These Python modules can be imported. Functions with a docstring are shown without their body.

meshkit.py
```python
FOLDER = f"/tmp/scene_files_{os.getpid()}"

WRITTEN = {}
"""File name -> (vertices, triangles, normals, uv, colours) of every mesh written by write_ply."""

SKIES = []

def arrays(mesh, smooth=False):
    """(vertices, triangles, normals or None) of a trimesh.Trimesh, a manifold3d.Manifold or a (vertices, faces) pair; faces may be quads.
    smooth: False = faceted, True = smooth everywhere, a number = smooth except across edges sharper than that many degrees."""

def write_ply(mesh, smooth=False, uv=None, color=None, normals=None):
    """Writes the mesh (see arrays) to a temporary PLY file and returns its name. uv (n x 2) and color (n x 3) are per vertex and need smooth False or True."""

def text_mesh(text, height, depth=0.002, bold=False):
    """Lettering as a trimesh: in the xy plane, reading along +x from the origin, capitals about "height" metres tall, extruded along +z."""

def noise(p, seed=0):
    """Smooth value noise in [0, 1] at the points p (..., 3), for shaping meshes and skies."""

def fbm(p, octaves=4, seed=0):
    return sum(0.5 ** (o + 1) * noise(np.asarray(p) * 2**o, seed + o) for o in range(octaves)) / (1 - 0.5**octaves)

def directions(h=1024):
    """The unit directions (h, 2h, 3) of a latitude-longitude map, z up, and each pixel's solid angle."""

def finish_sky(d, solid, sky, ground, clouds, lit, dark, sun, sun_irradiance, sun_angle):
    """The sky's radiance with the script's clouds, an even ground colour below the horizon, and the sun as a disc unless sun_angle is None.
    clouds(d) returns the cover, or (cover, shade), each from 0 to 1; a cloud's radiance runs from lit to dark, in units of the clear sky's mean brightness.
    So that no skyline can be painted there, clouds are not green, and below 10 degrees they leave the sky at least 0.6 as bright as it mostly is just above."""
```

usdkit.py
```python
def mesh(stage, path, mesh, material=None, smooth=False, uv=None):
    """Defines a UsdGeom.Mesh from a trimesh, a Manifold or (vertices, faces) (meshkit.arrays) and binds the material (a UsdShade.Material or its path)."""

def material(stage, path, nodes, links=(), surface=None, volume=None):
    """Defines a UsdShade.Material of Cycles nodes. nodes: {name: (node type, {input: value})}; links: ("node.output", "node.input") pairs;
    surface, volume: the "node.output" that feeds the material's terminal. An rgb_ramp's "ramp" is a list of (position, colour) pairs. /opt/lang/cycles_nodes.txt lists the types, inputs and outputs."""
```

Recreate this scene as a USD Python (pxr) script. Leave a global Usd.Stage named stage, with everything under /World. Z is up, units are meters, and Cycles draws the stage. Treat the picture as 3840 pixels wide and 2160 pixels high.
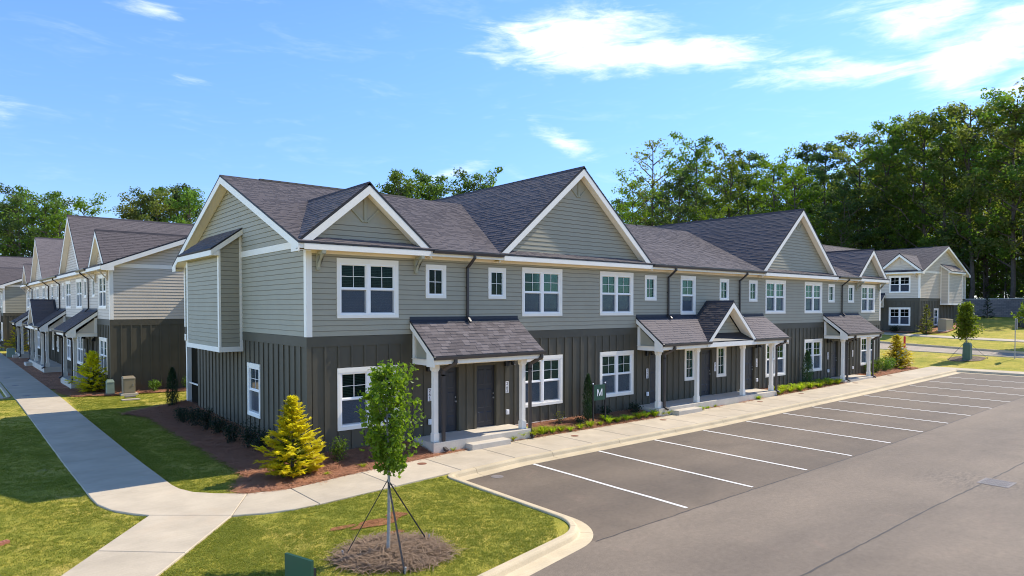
import math, random
import numpy as np
import trimesh, shapely
from shapely.geometry import Polygon, box as sbox, LineString, Point
import usdkit, meshkit
from pxr import Usd, UsdGeom, UsdLux, UsdShade, Gf, Sdf, Vt

stage = Usd.Stage.CreateInMemory()
UsdGeom.SetStageUpAxis(stage, UsdGeom.Tokens.z)
UsdGeom.SetStageMetersPerUnit(stage, 1.0)
world = UsdGeom.Xform.Define(stage, '/World')
stage.SetDefaultPrim(world.GetPrim())
UsdGeom.Scope.Define(stage, '/World/Looks')

# ------------------------------------------------------------------ camera
CAM = np.array([-7.44914326, -18.0468271, 4.55750042])
YAW, PITCH, ROLL = math.radians(39.547), math.radians(-1.457), math.radians(0.014)
FPX, CY = 2497.9, 1217.2
fw = np.array([math.sin(YAW) * math.cos(PITCH), math.cos(YAW) * math.cos(PITCH), math.sin(PITCH)])
rt = np.array([math.cos(YAW), -math.sin(YAW), 0.0])
up = np.cross(rt, fw)
rt, up = rt * math.cos(ROLL) + up * math.sin(ROLL), -rt * math.sin(ROLL) + up * math.cos(ROLL)
cam = UsdGeom.Camera.Define(stage, '/World/camera')
cam.CreateHorizontalApertureAttr(36.0)
cam.CreateVerticalApertureAttr(36.0 * 9 / 16)
cam.CreateFocalLengthAttr(36.0 * FPX / 3840)
cam.CreateVerticalApertureOffsetAttr(36.0 * (CY - 1080) / 3840)
cam.CreateClippingRangeAttr(Gf.Vec2f(0.1, 2000))
cam.AddTransformOp().Set(Gf.Matrix4d(*rt, 0, *up, 0, *(-fw), 0, *CAM, 1))
EXPOSURE = 1.12
cam.CreateExposureAttr(EXPOSURE)

# ------------------------------------------------------------------ sky and sun
SUN_EL, SUN_AZ = math.radians(46.0), math.radians(-8.5)          # azimuth measured from +x, slightly in front of the facade
sun = np.array([math.cos(SUN_AZ) * math.cos(SUN_EL), math.sin(SUN_AZ) * math.cos(SUN_EL), math.sin(SUN_EL)])


class Graph:
    """Collects the nodes and links of one material."""
    def __init__(self):
        self.n, self.l, self.k = {}, [], 0

    def add(self, kind, out, **inp):
        name = 'n%d' % self.k
        self.k += 1
        vals = {}
        for key, v in inp.items():
            if isinstance(v, tuple) and len(v) == 2 and v[0] == '@':
                self.l.append((v[1], name + '.' + key))
            else:
                vals[key] = v
        self.n[name] = (kind, vals)
        return ('@', name + '.' + out)

    def m(self, op, a, b=0.0, c=None, clamp=False):
        kw = dict(math_type=op, value1=a, value2=b, use_clamp=clamp)
        if c is not None:
            kw['value3'] = c
        return self.add('math', 'value', **kw)

    def ramp(self, fac, stops):
        return self.add('rgb_ramp', 'color', ramp=stops, fac=fac)

    def mix(self, fac, a, b, kind='mix'):
        return self.add('mix', 'color', mix_type=kind, fac=fac, color1=a, color2=b)

    def smooth(self, x, lo, hi):
        return self.add('map_range', 'result', range_type='smoothstep', value=x, from_min=lo, from_max=hi, to_min=0.0, to_max=1.0)

    def noise(self, vec, scale, detail=3.0, rough=0.55, dist=0.0, out='fac'):
        return self.add('noise_texture', out, vector=vec, scale=scale, detail=detail, roughness=rough, distortion=dist)

    def make(self, name, surface=None, volume=None):
        return usdkit.material(stage, '/World/Looks/' + name, self.n, self.l, surface=surface[1] if surface else None, volume=volume[1] if volume else None)


def pixel_dir(sx, sy):
    """Compass direction (azimuth, elevation) of a far thing, used only to say where in the sky a cloud stands."""
    x, y = (sx * 3840 / 2576 - 1920) / FPX, -(sy * 3840 / 2576 - CY) / FPX
    d = rt * x + up * y + fw
    d /= np.linalg.norm(d)
    return math.atan2(d[0], d[1]), math.asin(d[2])


def sky_material():
    g = Graph()
    sky = g.add('sky_texture', 'color', sky_type='single_scattering', sun_disc=False, sun_elevation=SUN_EL, sun_rotation=math.atan2(sun[0], sun[1]), altitude=300.0, air_density=0.8, aerosol_density=0.1, ozone_density=4.0)
    d = g.add('texture_coordinate', 'generated')
    sep = g.add('separate_xyz', 'x', vector=d)
    nm = sep[1].split('.')[0]
    X, Y, Z = ('@', nm + '.x'), ('@', nm + '.y'), ('@', nm + '.z')
    az = g.m('arctan2', X, Y)
    el = g.m('arcsine', Z)
    warp = g.noise(d, 5.0, 4.0, 0.6)
    warp2 = g.noise(g.add('vector_math', 'vector', math_type='add', vector1=d, vector2=(7.3, 1.1, 4.2)), 5.0, 4.0, 0.6)
    cover = None
    # sx, sy, half width and half height in radians, tilt, strength
    for cx, cy, w, h, tilt, s in [(1440, 92, .20, .052, .00, .92), (1660, 150, .24, .036, .06, 1.02), (2490, 120, .15, .055, -.30, 1.05), (2330, 40, .16, .05, .10, .72), (2080, 195, .16, .026, .10, .80),
                                  (1440, 355, .085, .022, .45, .60), (390, 28, .075, .016, .0, .52), (1110, 440, .12, .016, -.25, .60), (480, 195, .05, .010, 0, .36), (165, 505, .06, .014, .1, .45),
                                  (2990, 60, .25, .07, -.1, .95), (-500, 150, .22, .05, .1, .9), (3600, 300, .3, .06, .1, .9), (900, -600, .5, .12, .2, .75), (2300, -500, .4, .1, -.2, .75)]:
        a0, e0 = pixel_dir(cx, cy)
        da = g.m('add', g.m('subtract', az, a0), g.m('multiply', g.m('subtract', warp, .5), w * .9))
        de = g.m('add', g.m('subtract', el, e0), g.m('multiply', g.m('subtract', warp2, .5), h * 1.3))
        c, sn = math.cos(tilt), math.sin(tilt)
        u = g.m('divide', g.m('add', g.m('multiply', da, c), g.m('multiply', de, -sn)), w)
        v = g.m('divide', g.m('add', g.m('multiply', da, sn), g.m('multiply', de, c)), h)
        r2 = g.m('add', g.m('multiply', u, u), g.m('multiply', v, v))
        b = g.m('multiply', g.m('subtract', 1.0, g.m('sqrt', r2), clamp=True), s)
        cover = b if cover is None else g.m('maximum', cover, b)
    pv = g.add('combine_xyz', 'vector', x=g.m('multiply', az, 5.0), y=g.m('multiply', el, 22.0), z=0.0)
    wisps = g.noise(pv, 1.6, 8.0, 0.62, 0.9)
    fine = g.noise(pv, 6.0, 6.0, 0.65, 0.4)
    tex = g.m('add', g.m('multiply', wisps, .75), g.m('multiply', fine, .25))
    dens = g.m('add', g.m('subtract', g.m('multiply', cover, 1.15), .16), g.m('multiply', g.m('subtract', tex, .5), 2.3))
    cl = g.smooth(dens, -.05, 1.15)
    cl = g.m('multiply', cl, g.smooth(cover, 0.0, .16))
    thin = g.m('multiply', g.smooth(tex, .50, .85), .16)
    cl = g.m('maximum', cl, thin)
    cl = g.m('multiply', cl, g.smooth(Z, 0.0, .05))
    # clear air: the photograph's even blue, a little paler towards the horizon
    blue = g.add('hsv', 'color', hue=.5, saturation=1.12, value=1.0, fac=1.0, color=sky)
    blue = g.mix(1.0, blue, (1.0, .94, 1.0), 'multiply')
    low = g.m('add', .60, g.m('multiply', g.smooth(Z, -.02, .40), .40))
    blue = g.mix(1.0, blue, g.add('combine_color', 'color', r=low, g=low, b=low), 'multiply')
    col = g.mix(cl, blue, (4.9, 5.1, 5.5))
    bg = g.add('background_shader', 'background', color=col, strength=SKY_STRENGTH)
    return g.make('sky_air', surface=bg)


SKY_STRENGTH = 0.15
dome = UsdLux.DomeLight.Define(stage, '/World/sky')
dome.GetPrim().SetCustomDataByKey('kind', 'structure')
UsdShade.MaterialBindingAPI.Apply(dome.GetPrim()).Bind(sky_material())
sl = UsdLux.DistantLight.Define(stage, '/World/sun')
sl.CreateNormalizeAttr(True)
sl.CreateIntensityAttr(0.72)
sl.CreateAngleAttr(0.53)
sl.CreateColorAttr(Gf.Vec3f(1.0, 0.94, 0.84))
zb = sun / np.linalg.norm(sun)
xb = np.cross([0, 0, 1.0], zb); xb /= np.linalg.norm(xb)
yb = np.cross(zb, xb)
sl.AddTransformOp().Set(Gf.Matrix4d(*xb, 0, *yb, 0, *zb, 0, 0, 0, 60, 1))

# ------------------------------------------------------------------ helpers
names = {}


def numbered(parent, name):
    k = names.get((parent, name), 0)
    names[(parent, name)] = k + 1
    return name if k == 0 else '%s_%03d' % (name, k)


def custom(prim, **kw):
    for k, v in kw.items():
        if v:
            prim.SetCustomDataByKey(k, v)
    return prim


def thing(name, label, cat, loc=(0, 0, 0), rotz=0.0, group=None, kind=None, scale=None):
    x = UsdGeom.Xform.Define(stage, '/World/' + numbered('/World', name))
    x.AddTranslateOp().Set(Gf.Vec3d(*map(float, loc)))
    if rotz:
        x.AddRotateZOp().Set(float(math.degrees(rotz)))
    if scale is not None:
        x.AddScaleOp().Set(Gf.Vec3f(*([float(scale)] * 3 if np.ndim(scale) == 0 else map(float, scale))))
    return custom(x.GetPrim(), label=label, category=cat, group=group, kind=kind)


def copy_of(root, label, loc, rotz=0.0, group=None, scale=None):
    was = root.GetCustomData()
    base = root.GetName()
    if base[-4:-3] == '_' and base[-3:].isdigit():
        base = base[:-4]
    r = thing(base, label, was['category'], loc, rotz, group or was.get('group'), None, scale)
    src = UsdGeom.Xform(root)
    r.GetReferences().AddInternalReference(root.GetPath())
    r.SetInstanceable(True)
    return r


def part(name, mesh, mat, parent, label=None, kind=None, smooth=False):
    p = parent.GetPath().pathString if hasattr(parent, 'GetPath') else parent
    if isinstance(mesh, MB):
        mesh = mesh.get()
    m = usdkit.mesh(stage, p + '/' + numbered(p, name), mesh, mat, smooth)
    return custom(m.GetPrim(), label=label, kind=kind)


def single(name, mesh, mat, label=None, cat=None, group=None, kind=None, smooth=False):
    """A top-level thing (or a piece of the setting) that is one mesh."""
    return custom(part(name, mesh, mat, '/World', smooth=smooth), label=label, category=cat, group=group, kind=kind)


BOXF = np.array([[0, 2, 1], [0, 3, 2], [4, 5, 6], [4, 6, 7], [0, 1, 5], [0, 5, 4], [1, 2, 6], [1, 6, 5], [2, 3, 7], [2, 7, 6], [3, 0, 4], [3, 4, 7]])


class MB:
    """Collects shapes into one mesh, optionally through a map from local to final points."""
    def __init__(self, fmap=None):
        self.v, self.f, self.n, self.fmap = [], [], 0, fmap

    def add(self, v, f):
        v = np.asarray(v, float).reshape(-1, 3)
        if self.fmap is not None:
            v = self.fmap(v)
        self.v.append(v)
        self.f.append(np.asarray(f, int) + self.n)
        self.n += len(v)
        return self

    def box(self, x0, x1, y0, y1, z0, z1):
        x0, x1, y0, y1, z0, z1 = min(x0, x1), max(x0, x1), min(y0, y1), max(y0, y1), min(z0, z1), max(z0, z1)
        return self.add([[x0, y0, z0], [x1, y0, z0], [x1, y1, z0], [x0, y1, z0], [x0, y0, z1], [x1, y0, z1], [x1, y1, z1], [x0, y1, z1]], BOXF)

    def hexa(self, pts):
        return self.add(pts, BOXF)

    def quad(self, a, b, c, d):
        return self.add([a, b, c, d], [[0, 1, 2], [0, 2, 3]])

    def beam(self, a, b, w, h, upv=(0, 0, 1)):
        """A bar of width w and height h from a to b."""
        a, b, upv = np.array(a, float), np.array(b, float), np.array(upv, float)
        t = b - a; t /= np.linalg.norm(t)
        s = np.cross(t, upv); s /= np.linalg.norm(s)
        u = np.cross(s, t)
        c = [(-1, -1), (1, -1), (1, 1), (-1, 1)]
        return self.add([p + s * w / 2 * i + u * h / 2 * j for p in (a, b) for i, j in c], BOXF)

    def tube(self, pts, r, n=8, caps=True):
        pts = np.array(pts, float)
        r = np.full(len(pts), r) if np.ndim(r) == 0 else np.array(r, float)
        t = np.gradient(pts, axis=0); t /= np.maximum(np.linalg.norm(t, axis=1, keepdims=True), 1e-9)
        ref = np.array([0, 0, 1.0]) if abs(t[:, 2]).mean() < .9 else np.array([1.0, 0, 0])
        s = np.cross(t, ref); s /= np.maximum(np.linalg.norm(s, axis=1, keepdims=True), 1e-9)
        u = np.cross(s, t)
        a = np.arange(n) * 2 * math.pi / n
        v = (pts[:, None] + r[:, None, None] * (np.cos(a)[None, :, None] * s[:, None] + np.sin(a)[None, :, None] * u[:, None])).reshape(-1, 3)
        f = []
        for i in range(len(pts) - 1):
            for k in range(n):
                p, q_, k2 = i * n, (i + 1) * n, (k + 1) % n
                f += [[p + k, q_ + k2, p + k2], [p + k, q_ + k, q_ + k2]]
        if caps:
            e = len(v)
            v = np.vstack([v, pts[[0, -1]]])
            for k in range(n):
                f += [[e, k, (k + 1) % n], [e + 1, (len(pts) - 1) * n + (k + 1) % n, (len(pts) - 1) * n + k]]
        return self.add(v, f)

    def cyl(self, x, y, z0, z1, r, n=16, r2=None):
        return self.tube([[x, y, z0], [x, y, z1]], [r, r if r2 is None else r2], n)

    def poly(self, poly, d0, d1):
        """Extrudes a polygon in the local (x, y) from depth d0 to d1 along the local z (then the map applies)."""
        for g in getattr(poly, 'geoms', [poly]):
            if g.is_empty or g.area < 1e-6 or g.geom_type != 'Polygon':
                continue
            t = trimesh.creation.extrude_polygon(g, d1 - d0, engine='earcut')
            self.add(np.array(t.vertices) + [0, 0, d0], t.faces)
        return self

    def get(self):
        return np.vstack(self.v), np.vstack(self.f)


def frame(O, u, n):
    """Map of wall coordinates (along, up, out) to points."""
    O, u, n = np.array(O, float), np.array(u, float), np.array(n, float)
    z = np.array([0, 0, 1.0])
    return lambda p: O + p[:, :1] * u + p[:, 1:2] * z + p[:, 2:3] * n


def rect(a0, a1, b0, b1):
    return sbox(a0, b0, a1, b1)


# ------------------------------------------------------------------ materials
WARM = np.array([1.07, 1.0, .85])         # the photograph's warm white balance, carried by every base colour alike


def pos(g):
    return g.add('geometry', 'position')


def objc(g):
    return g.add('texture_coordinate', 'object')


def simple(name, color, rough=.6, var=.12, scale=3.0, bump=0.0, bscale=60.0, spec=.4, metal=0.0, island=0.0, dirt=None):
    """A plain painted or natural surface with a little uneven tone, grain and, if asked, a different tone for each loose piece."""
    g = Graph()
    p = objc(g)
    n1 = g.noise(p, scale, 4.0, .6)
    c = np.array(color) * [1.04, 1.0, .915]
    col = g.ramp(n1, [(.25, tuple(c * (1 - var))), (.75, tuple(np.minimum(c * (1 + var), .95)))])
    if island:
        r = g.m('fract' if False else 'fraction', g.m('add', g.add('geometry', 'random_per_island'), g.add('object_info', 'random')))
        tone = g.m('add', g.m('multiply', r, 2 * island), 1 - island)
        col = g.mix(1.0, col, g.add('combine_color', 'color', r=tone, g=tone, b=tone), 'multiply')
    if dirt:
        dn = g.smooth(g.noise(p, dirt[1], 5.0, .65), .52, .75)
        col = g.mix(g.m('multiply', dn, dirt[2]), col, dirt[0])
    kw = {}
    if bump:
        bn = g.noise(p, bscale, 3.0, .6)
        kw['normal'] = g.add('bump', 'normal', height=bn, strength=bump, distance=.01)
    s = g.add('principled_bsdf', 'BSDF', base_color=col, roughness=rough, metallic=metal, specular_ior_level=spec, **kw)
    return g.make(name, s)


def leafmat(name, c1, c2, c3, trans=.35, rough=.5, objvar=True):
    g = Graph()
    r = g.add('geometry', 'random_per_island')
    col = g.ramp(r, [(0, c1), (.5, c2), (1, c3)])
    if objvar:
        o = g.add('object_info', 'random')
        col = g.add('hsv', 'color', hue=g.m('add', .485, g.m('multiply', o, .03)), saturation=1.0, value=g.m('add', .82, g.m('multiply', o, .36)), fac=1.0, color=col)
    a = g.add('principled_bsdf', 'BSDF', base_color=col, roughness=rough, specular_ior_level=.25)
    t = g.add('translucent_bsdf', 'BSDF', color=g.mix(1.0, col, (1.25, 1.3, .6), 'multiply'))
    return g.make(name, g.add('mix_closure', 'closure', fac=trans, closure1=a, closure2=t))


def pane_mat(name, tint=(.80, .88, .86), refl=.8, base=.02):
    g = Graph()
    f = g.m('add', g.m('multiply', g.add('fresnel', 'fac', IOR=1.5), refl), base, clamp=True)
    t = g.add('transparent_bsdf', 'BSDF', color=tint)
    gl = g.add('glossy_bsdf', 'BSDF', color=(.92, .96, .95), roughness=.01
             )
    return g.make(name, g.add('mix_closure', 'closure', fac=f, closure1=t, closure2=gl))


def screen_mat():
    g = Graph()
    t = g.add('transparent_bsdf', 'BSDF', color=(1, 1, 1))
    d = g.add('principled_bsdf', 'BSDF', base_color=(.05, .05, .055), roughness=.7)
    return g.make('insect_screen', g.add('mix_closure', 'closure', fac=.45, closure1=t, closure2=d))


def shingle_mat(name, a, b, c):
    g = Graph()
    r = g.m('fraction', g.m('add', g.add('geometry', 'random_per_island'), g.add('object_info', 'random')))
    col = g.ramp(r, [(0, a), (.5, b), (1, c)])
    p = pos(g)
    gr = g.noise(p, 90.0, 3.0, .7)
    big = g.noise(p, .35, 3.0, .5)
    col = g.mix(1.0, col, g.ramp(gr, [(.3, (.72, .72, .72)), (.7, (1.28, 1.26, 1.26))]), 'multiply')
    col = g.mix(1.0, col, g.ramp(big, [(.3, (.93, .93, .93)), (.7, (1.06, 1.06, 1.06))]), 'multiply')
    s = g.add('principled_bsdf', 'BSDF', base_color=col, roughness=.9, specular_ior_level=.2, normal=g.add('bump', 'normal', height=gr, strength=.35, distance=.006))
    return g.make(name, s)


def asphalt_mat(name, c, var=.10):
    g = Graph()
    p = pos(g)
    stretch = g.add('mapping', 'vector', vector=p, scale=(.10, .42, 1.0))
    n1 = g.noise(p, .55, 5.0, .6, .6)
    n2 = g.noise(stretch, 1.0, 4.0, .55)
    gr = g.noise(p, 60.0, 4.0, .75)
    gr2 = g.noise(p, 9.0, 4.0, .7)
    c = np.array(c) * WARM
    col = g.ramp(n1, [(.28, tuple(c * (1 - 1.5 * var))), (.5, tuple(c)), (.75, tuple(c * (1 + 1.3 * var)))])
    col = g.mix(1.0, col, g.ramp(n2, [(.3, (.79, .79, .80)), (.7, (1.19, 1.18, 1.16))]), 'multiply')
    col = g.mix(1.0, col, g.ramp(gr, [(.3, (.72, .72, .72)), (.7, (1.27, 1.27, 1.27))]), 'multiply')
    col = g.mix(1.0, col, g.ramp(gr2, [(.35, (.90, .90, .90)), (.65, (1.09, 1.09, 1.09))]), 'multiply')
    far = g.add('vector_math', 'value', math_type='length', vector1=g.add('mapping', 'vector', vector=p, location=(-13.0, 12.35, 0.0)))
    tar = g.m('multiply', g.m('subtract', 1.0, g.smooth(far, .35, 2.0)), g.smooth(g.noise(g.add('mapping', 'vector', vector=p, scale=(1.0, 5.0, 1.0)), 3.0, 5.0, .7, .8), .38, .70))
    col = g.mix(g.m('multiply', tar, .62), col, (.05, .043, .037))
    oil = g.smooth(g.noise(p, 1.7, 2.0, .4), .70, .80)
    col = g.mix(g.m('multiply', oil, .28), col, (.05, .043, .037))
    red = g.smooth(g.noise(p, .9, 4.0, .6, 1.0), .62, .78)          # red clay tracked over the asphalt
    col = g.mix(g.m('multiply', red, .22), col, (.36, .22, .15))
    s = g.add('principled_bsdf', 'BSDF', base_color=col, roughness=.82, specular_ior_level=.35, normal=g.add('bump', 'normal', height=gr, strength=.5, distance=.01))
    return g.make(name, s)


def concrete_mat(name, c, stain=(.52, .36, .20), amount=.35):
    g = Graph()
    p = pos(g)
    n1 = g.noise(p, 1.2, 5.0, .6)
    gr = g.noise(p, 40.0, 4.0, .7)
    broom = g.noise(g.add('mapping', 'vector', vector=p, scale=(1.5, 26.0, 1.0)), 1.0, 3.0, .6)
    c = np.array(c) * WARM
    col = g.ramp(n1, [(.3, tuple(c * .88)), (.7, tuple(c * 1.1))])
    col = g.mix(1.0, col, g.ramp(gr, [(.3, (.92, .92, .92)), (.7, (1.07, 1.07, 1.07))]), 'multiply')
    col = g.mix(1.0, col, g.ramp(broom, [(.3, (.95, .95, .95)), (.7, (1.04, 1.04, 1.04))]), 'multiply')
    st = g.smooth(g.noise(p, .75, 6.0, .68, .8), .54, .80)
    col = g.mix(g.m('multiply', st, amount), col, stain)
    rnd = g.m('add', .94, g.m('multiply', g.add('object_info', 'random'), .10))
    col = g.mix(1.0, col, g.add('combine_color', 'color', r=rnd, g=rnd, b=rnd), 'multiply')
    s = g.add('principled_bsdf', 'BSDF', base_color=col, roughness=.85, specular_ior_level=.3, normal=g.add('bump', 'normal', height=gr, strength=.25, distance=.005))
    return g.make(name, s)


def lawn_mat(name, dry=1.0):
    g = Graph()
    p = pos(g)
    big = g.noise(p, .45, 5.0, .6, .4)
    mid = g.noise(p, 2.2, 5.0, .65, .3)
    fine = g.noise(p, 38.0, 4.0, .75)
    col = g.ramp(big, [(.25, (.23, .245, .036)), (.5, (.40, .345, .055)), (.75, (.56, .42, .115))])
    col = g.mix(1.0, col, g.ramp(mid, [(.3, (.74, .80, .72)), (.5, (1, 1, 1)), (.72, (1.28, 1.16, 1.12))]), 'multiply')
    col = g.mix(1.0, col, g.ramp(fine, [(.28, (.50, .52, .50)), (.72, (1.42, 1.40, 1.36))]), 'multiply')
    clay = g.smooth(g.noise(p, .42, 6.0, .72, .7), .615, .74)
    col = g.mix(g.m('multiply', clay, .75), col, (.36, .25, .15))
    s = g.add('principled_bsdf', 'BSDF', base_color=col, roughness=.9, specular_ior_level=.1, normal=g.add('bump', 'normal', height=fine, strength=.9, distance=.03))
    return g.make(name, s)


def straw_mat(name, a, b, scale=26.0):
    g = Graph()
    p = pos(g)
    v = g.noise(g.add('mapping', 'vector', vector=p, rotation=(0, 0, .6), scale=(3.0, .6, 1)), scale, 4.0, .7, 1.2)
    v2 = g.noise(g.add('mapping', 'vector', vector=p, rotation=(0, 0, -.7), scale=(3.0, .6, 1)), scale, 4.0, .7, 1.2)
    col = g.ramp(g.m('multiply', g.m('add', v, v2), .5), [(.32, tuple(np.array(a) * .5)), (.5, a), (.68, b)])
    m1 = g.noise(p, 7.0, 5.0, .75, .6)
    m2 = g.noise(p, 1.1, 3.0, .6)
    col = g.mix(1.0, col, g.ramp(m1, [(.32, (.55, .52, .50)), (.5, (1, 1, 1)), (.68, (1.45, 1.42, 1.38))]), 'multiply')
    col = g.mix(1.0, col, g.ramp(m2, [(.35, (.85, .82, .80)), (.65, (1.15, 1.15, 1.14))]), 'multiply')
    s = g.add('principled_bsdf', 'BSDF', base_color=col, roughness=.95, specular_ior_level=.1, normal=g.add('bump', 'normal', height=g.m('add', v, m1), strength=1.0, distance=.06))
    return g.make(name, s)


RDIR = (.30, -.954, 0.0)


def brick_far_mat(name):
    g = Graph()
    p = pos(g)
    dt = g.add('vector_math', 'value', math_type='dot_product', vector1=p, vector2=RDIR)
    sp = g.add('separate_xyz', 'z', vector=p)
    m = g.add('combine_xyz', 'vector', x=dt, y=sp, z=0.0)
    col = g.add('brick_texture', 'color', vector=m, color1=(.19, .155, .135), color2=(.26, .21, .18), mortar=(.10, .09, .08), scale=1.0, brick_width=.45, row_height=.2, mortar_size=.012)
    col = g.mix(1.0, col, g.ramp(g.noise(p, .5, 4.0), [(.3, (.8, .78, .76)), (.7, (1.2, 1.12, 1.05))]), 'multiply')
    return g.make(name, g.add('principled_bsdf', 'BSDF', base_color=col, roughness=.9))


M = {}
M['sage'] = simple('sage_siding', (.355, .328, .248), .62, .05, 1.4, .15, 120, .3)
M['sage2'] = simple('sage_ornament', (.33, .31, .22), .6, .05, 1.4)
M['beige'] = simple('beige_siding', (.60, .52, .42), .62, .05, 1.4, .15, 120, .3)
M['dark'] = simple('dark_panel', (.083, .073, .050), .55, .12, 1.2, .2, 90, .3, dirt=((.112, .098, .068), 1.5, .4))  # also the wall cores, whose colour shows as shadow lines between boards
M['white'] = simple('white_trim', (.86, .81, .72), .5, .03, 2.0, 0, 60, .4)
M['vinyl'] = simple('white_vinyl', (.88, .86, .84), .35, .02, 2.0, 0, 60, .5)
M['soffit'] = simple('cream_soffit', (.86, .76, .62), .6, .03, 2.0)  # cream tone holds the warm bounce light on a warm white soffit
M['gutter'] = simple('brown_metal', (.035, .027, .024), .38, .1, 3.0, 0, 60, .5)
M['drip'] = simple('black_drip_edge', (.018, .017, .018), .6, .1, 3.0)
M['deck'] = simple('roof_deck', (.05, .045, .045), .9, .1, 3.0)
M['shingle'] = shingle_mat('roof_shingle', (.098, .083, .079), (.130, .110, .104), (.172, .147, .139))
M['ridge'] = shingle_mat('ridge_cap', (.035, .032, .036), (.05, .045, .048), (.07, .062, .065))
M['flash'] = simple('black_flashing', (.030, .033, .042), .6, .15, 5.0)
M['door'] = simple('door_paint', (.026, .026, .030), .42, .08, 2.0)
M['black'] = simple('black_metal', (.012, .012, .013), .4, .1, 4.0)
M['pane'] = pane_mat('window_glass', (.44, .62, .60), .20, .0)
M['screen'] = screen_mat()
M['blind'] = simple('blind_slat', (.15, .155, .155), .6, .03, 4.0)
M['curtain'] = simple('curtain_cloth', (.50, .60, .53), .9, .08, 5.0)
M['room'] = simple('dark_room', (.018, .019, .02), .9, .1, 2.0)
M['plate'] = simple('plate_white', (.82, .82, .84), .4, .02, 2.0)
M['digit'] = simple('plate_digit', (.02, .02, .022), .5, .02, 2.0)
M['conc'] = concrete_mat('sidewalk_concrete', (.475, .415, .335), (.48, .33, .19), .32)
M['conc2'] = concrete_mat('porch_concrete', (.52, .48, .43), (.45, .36, .26), .15)
M['curb'] = concrete_mat('curb_concrete', (.52, .44, .315), (.46, .32, .165), .5)
M['asphalt'] = asphalt_mat('parking_asphalt', (.142, .114, .090))
M['lane'] = asphalt_mat('lane_asphalt', (.182, .149, .120), .08)
M['tar'] = simple('tar_seam', (.055, .045, .038), .7, .3, 6.0)
M['road'] = asphalt_mat('street_asphalt', (.36, .305, .255), .06)
M['paint'] = simple('road_paint', (.74, .72, .69), .7, .10, 6.0, .3, 60, dirt=((.26, .23, .20), 7.0, .6))
M['lawn'] = lawn_mat('lawn_turf')
M['mulch'] = straw_mat('pine_straw_bed', (.46, .225, .125), (.74, .42, .235))
M['clay'] = straw_mat('red_clay', (.34, .145, .062), (.47, .23, .11), 14.0)
M['straw'] = leafmat('pine_straw_needle', (.46, .22, .12), (.68, .38, .215), (.86, .56, .34), .1, .8, False)
M['straw_grey'] = leafmat('old_straw_needle', (.27, .18, .11), (.44, .33, .215), (.66, .54, .40), .1, .8, False)
M['mulch_grey'] = straw_mat('tree_ring_mulch', (.25, .19, .135), (.50, .40, .30))
M['blade'] = leafmat('grass_blade', (.26, .27, .032), (.45, .395, .055), (.64, .50, .13), .35, .6, False)
M['rust'] = simple('rusty_iron', (.21, .085, .045), .8, .25, 20.0, .4, 80)
M['iron'] = simple('worn_iron', (.20, .175, .165), .6, .2, 10.0, .3, 60)
M['green'] = simple('green_panel', (.012, .060, .036), .4, .06, 2.0)
M['pedestal'] = simple('green_pedestal', (.065, .115, .082), .5, .1, 3.0)
M['pale_green'] = simple('pale_green_cabinet', (.23, .29, .22), .5, .08, 3.0)
M['steel'] = simple('tan_cabinet', (.27, .225, .155), .38, .08, 2.0, 0, 60, .5)
M['grey_metal'] = simple('galvanised_metal', (.36, .36, .36), .45, .1, 5.0, 0, 60, .5, .6)
M['red'] = simple('red_paint', (.55, .02, .03), .45, .05, 3.0)
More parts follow.
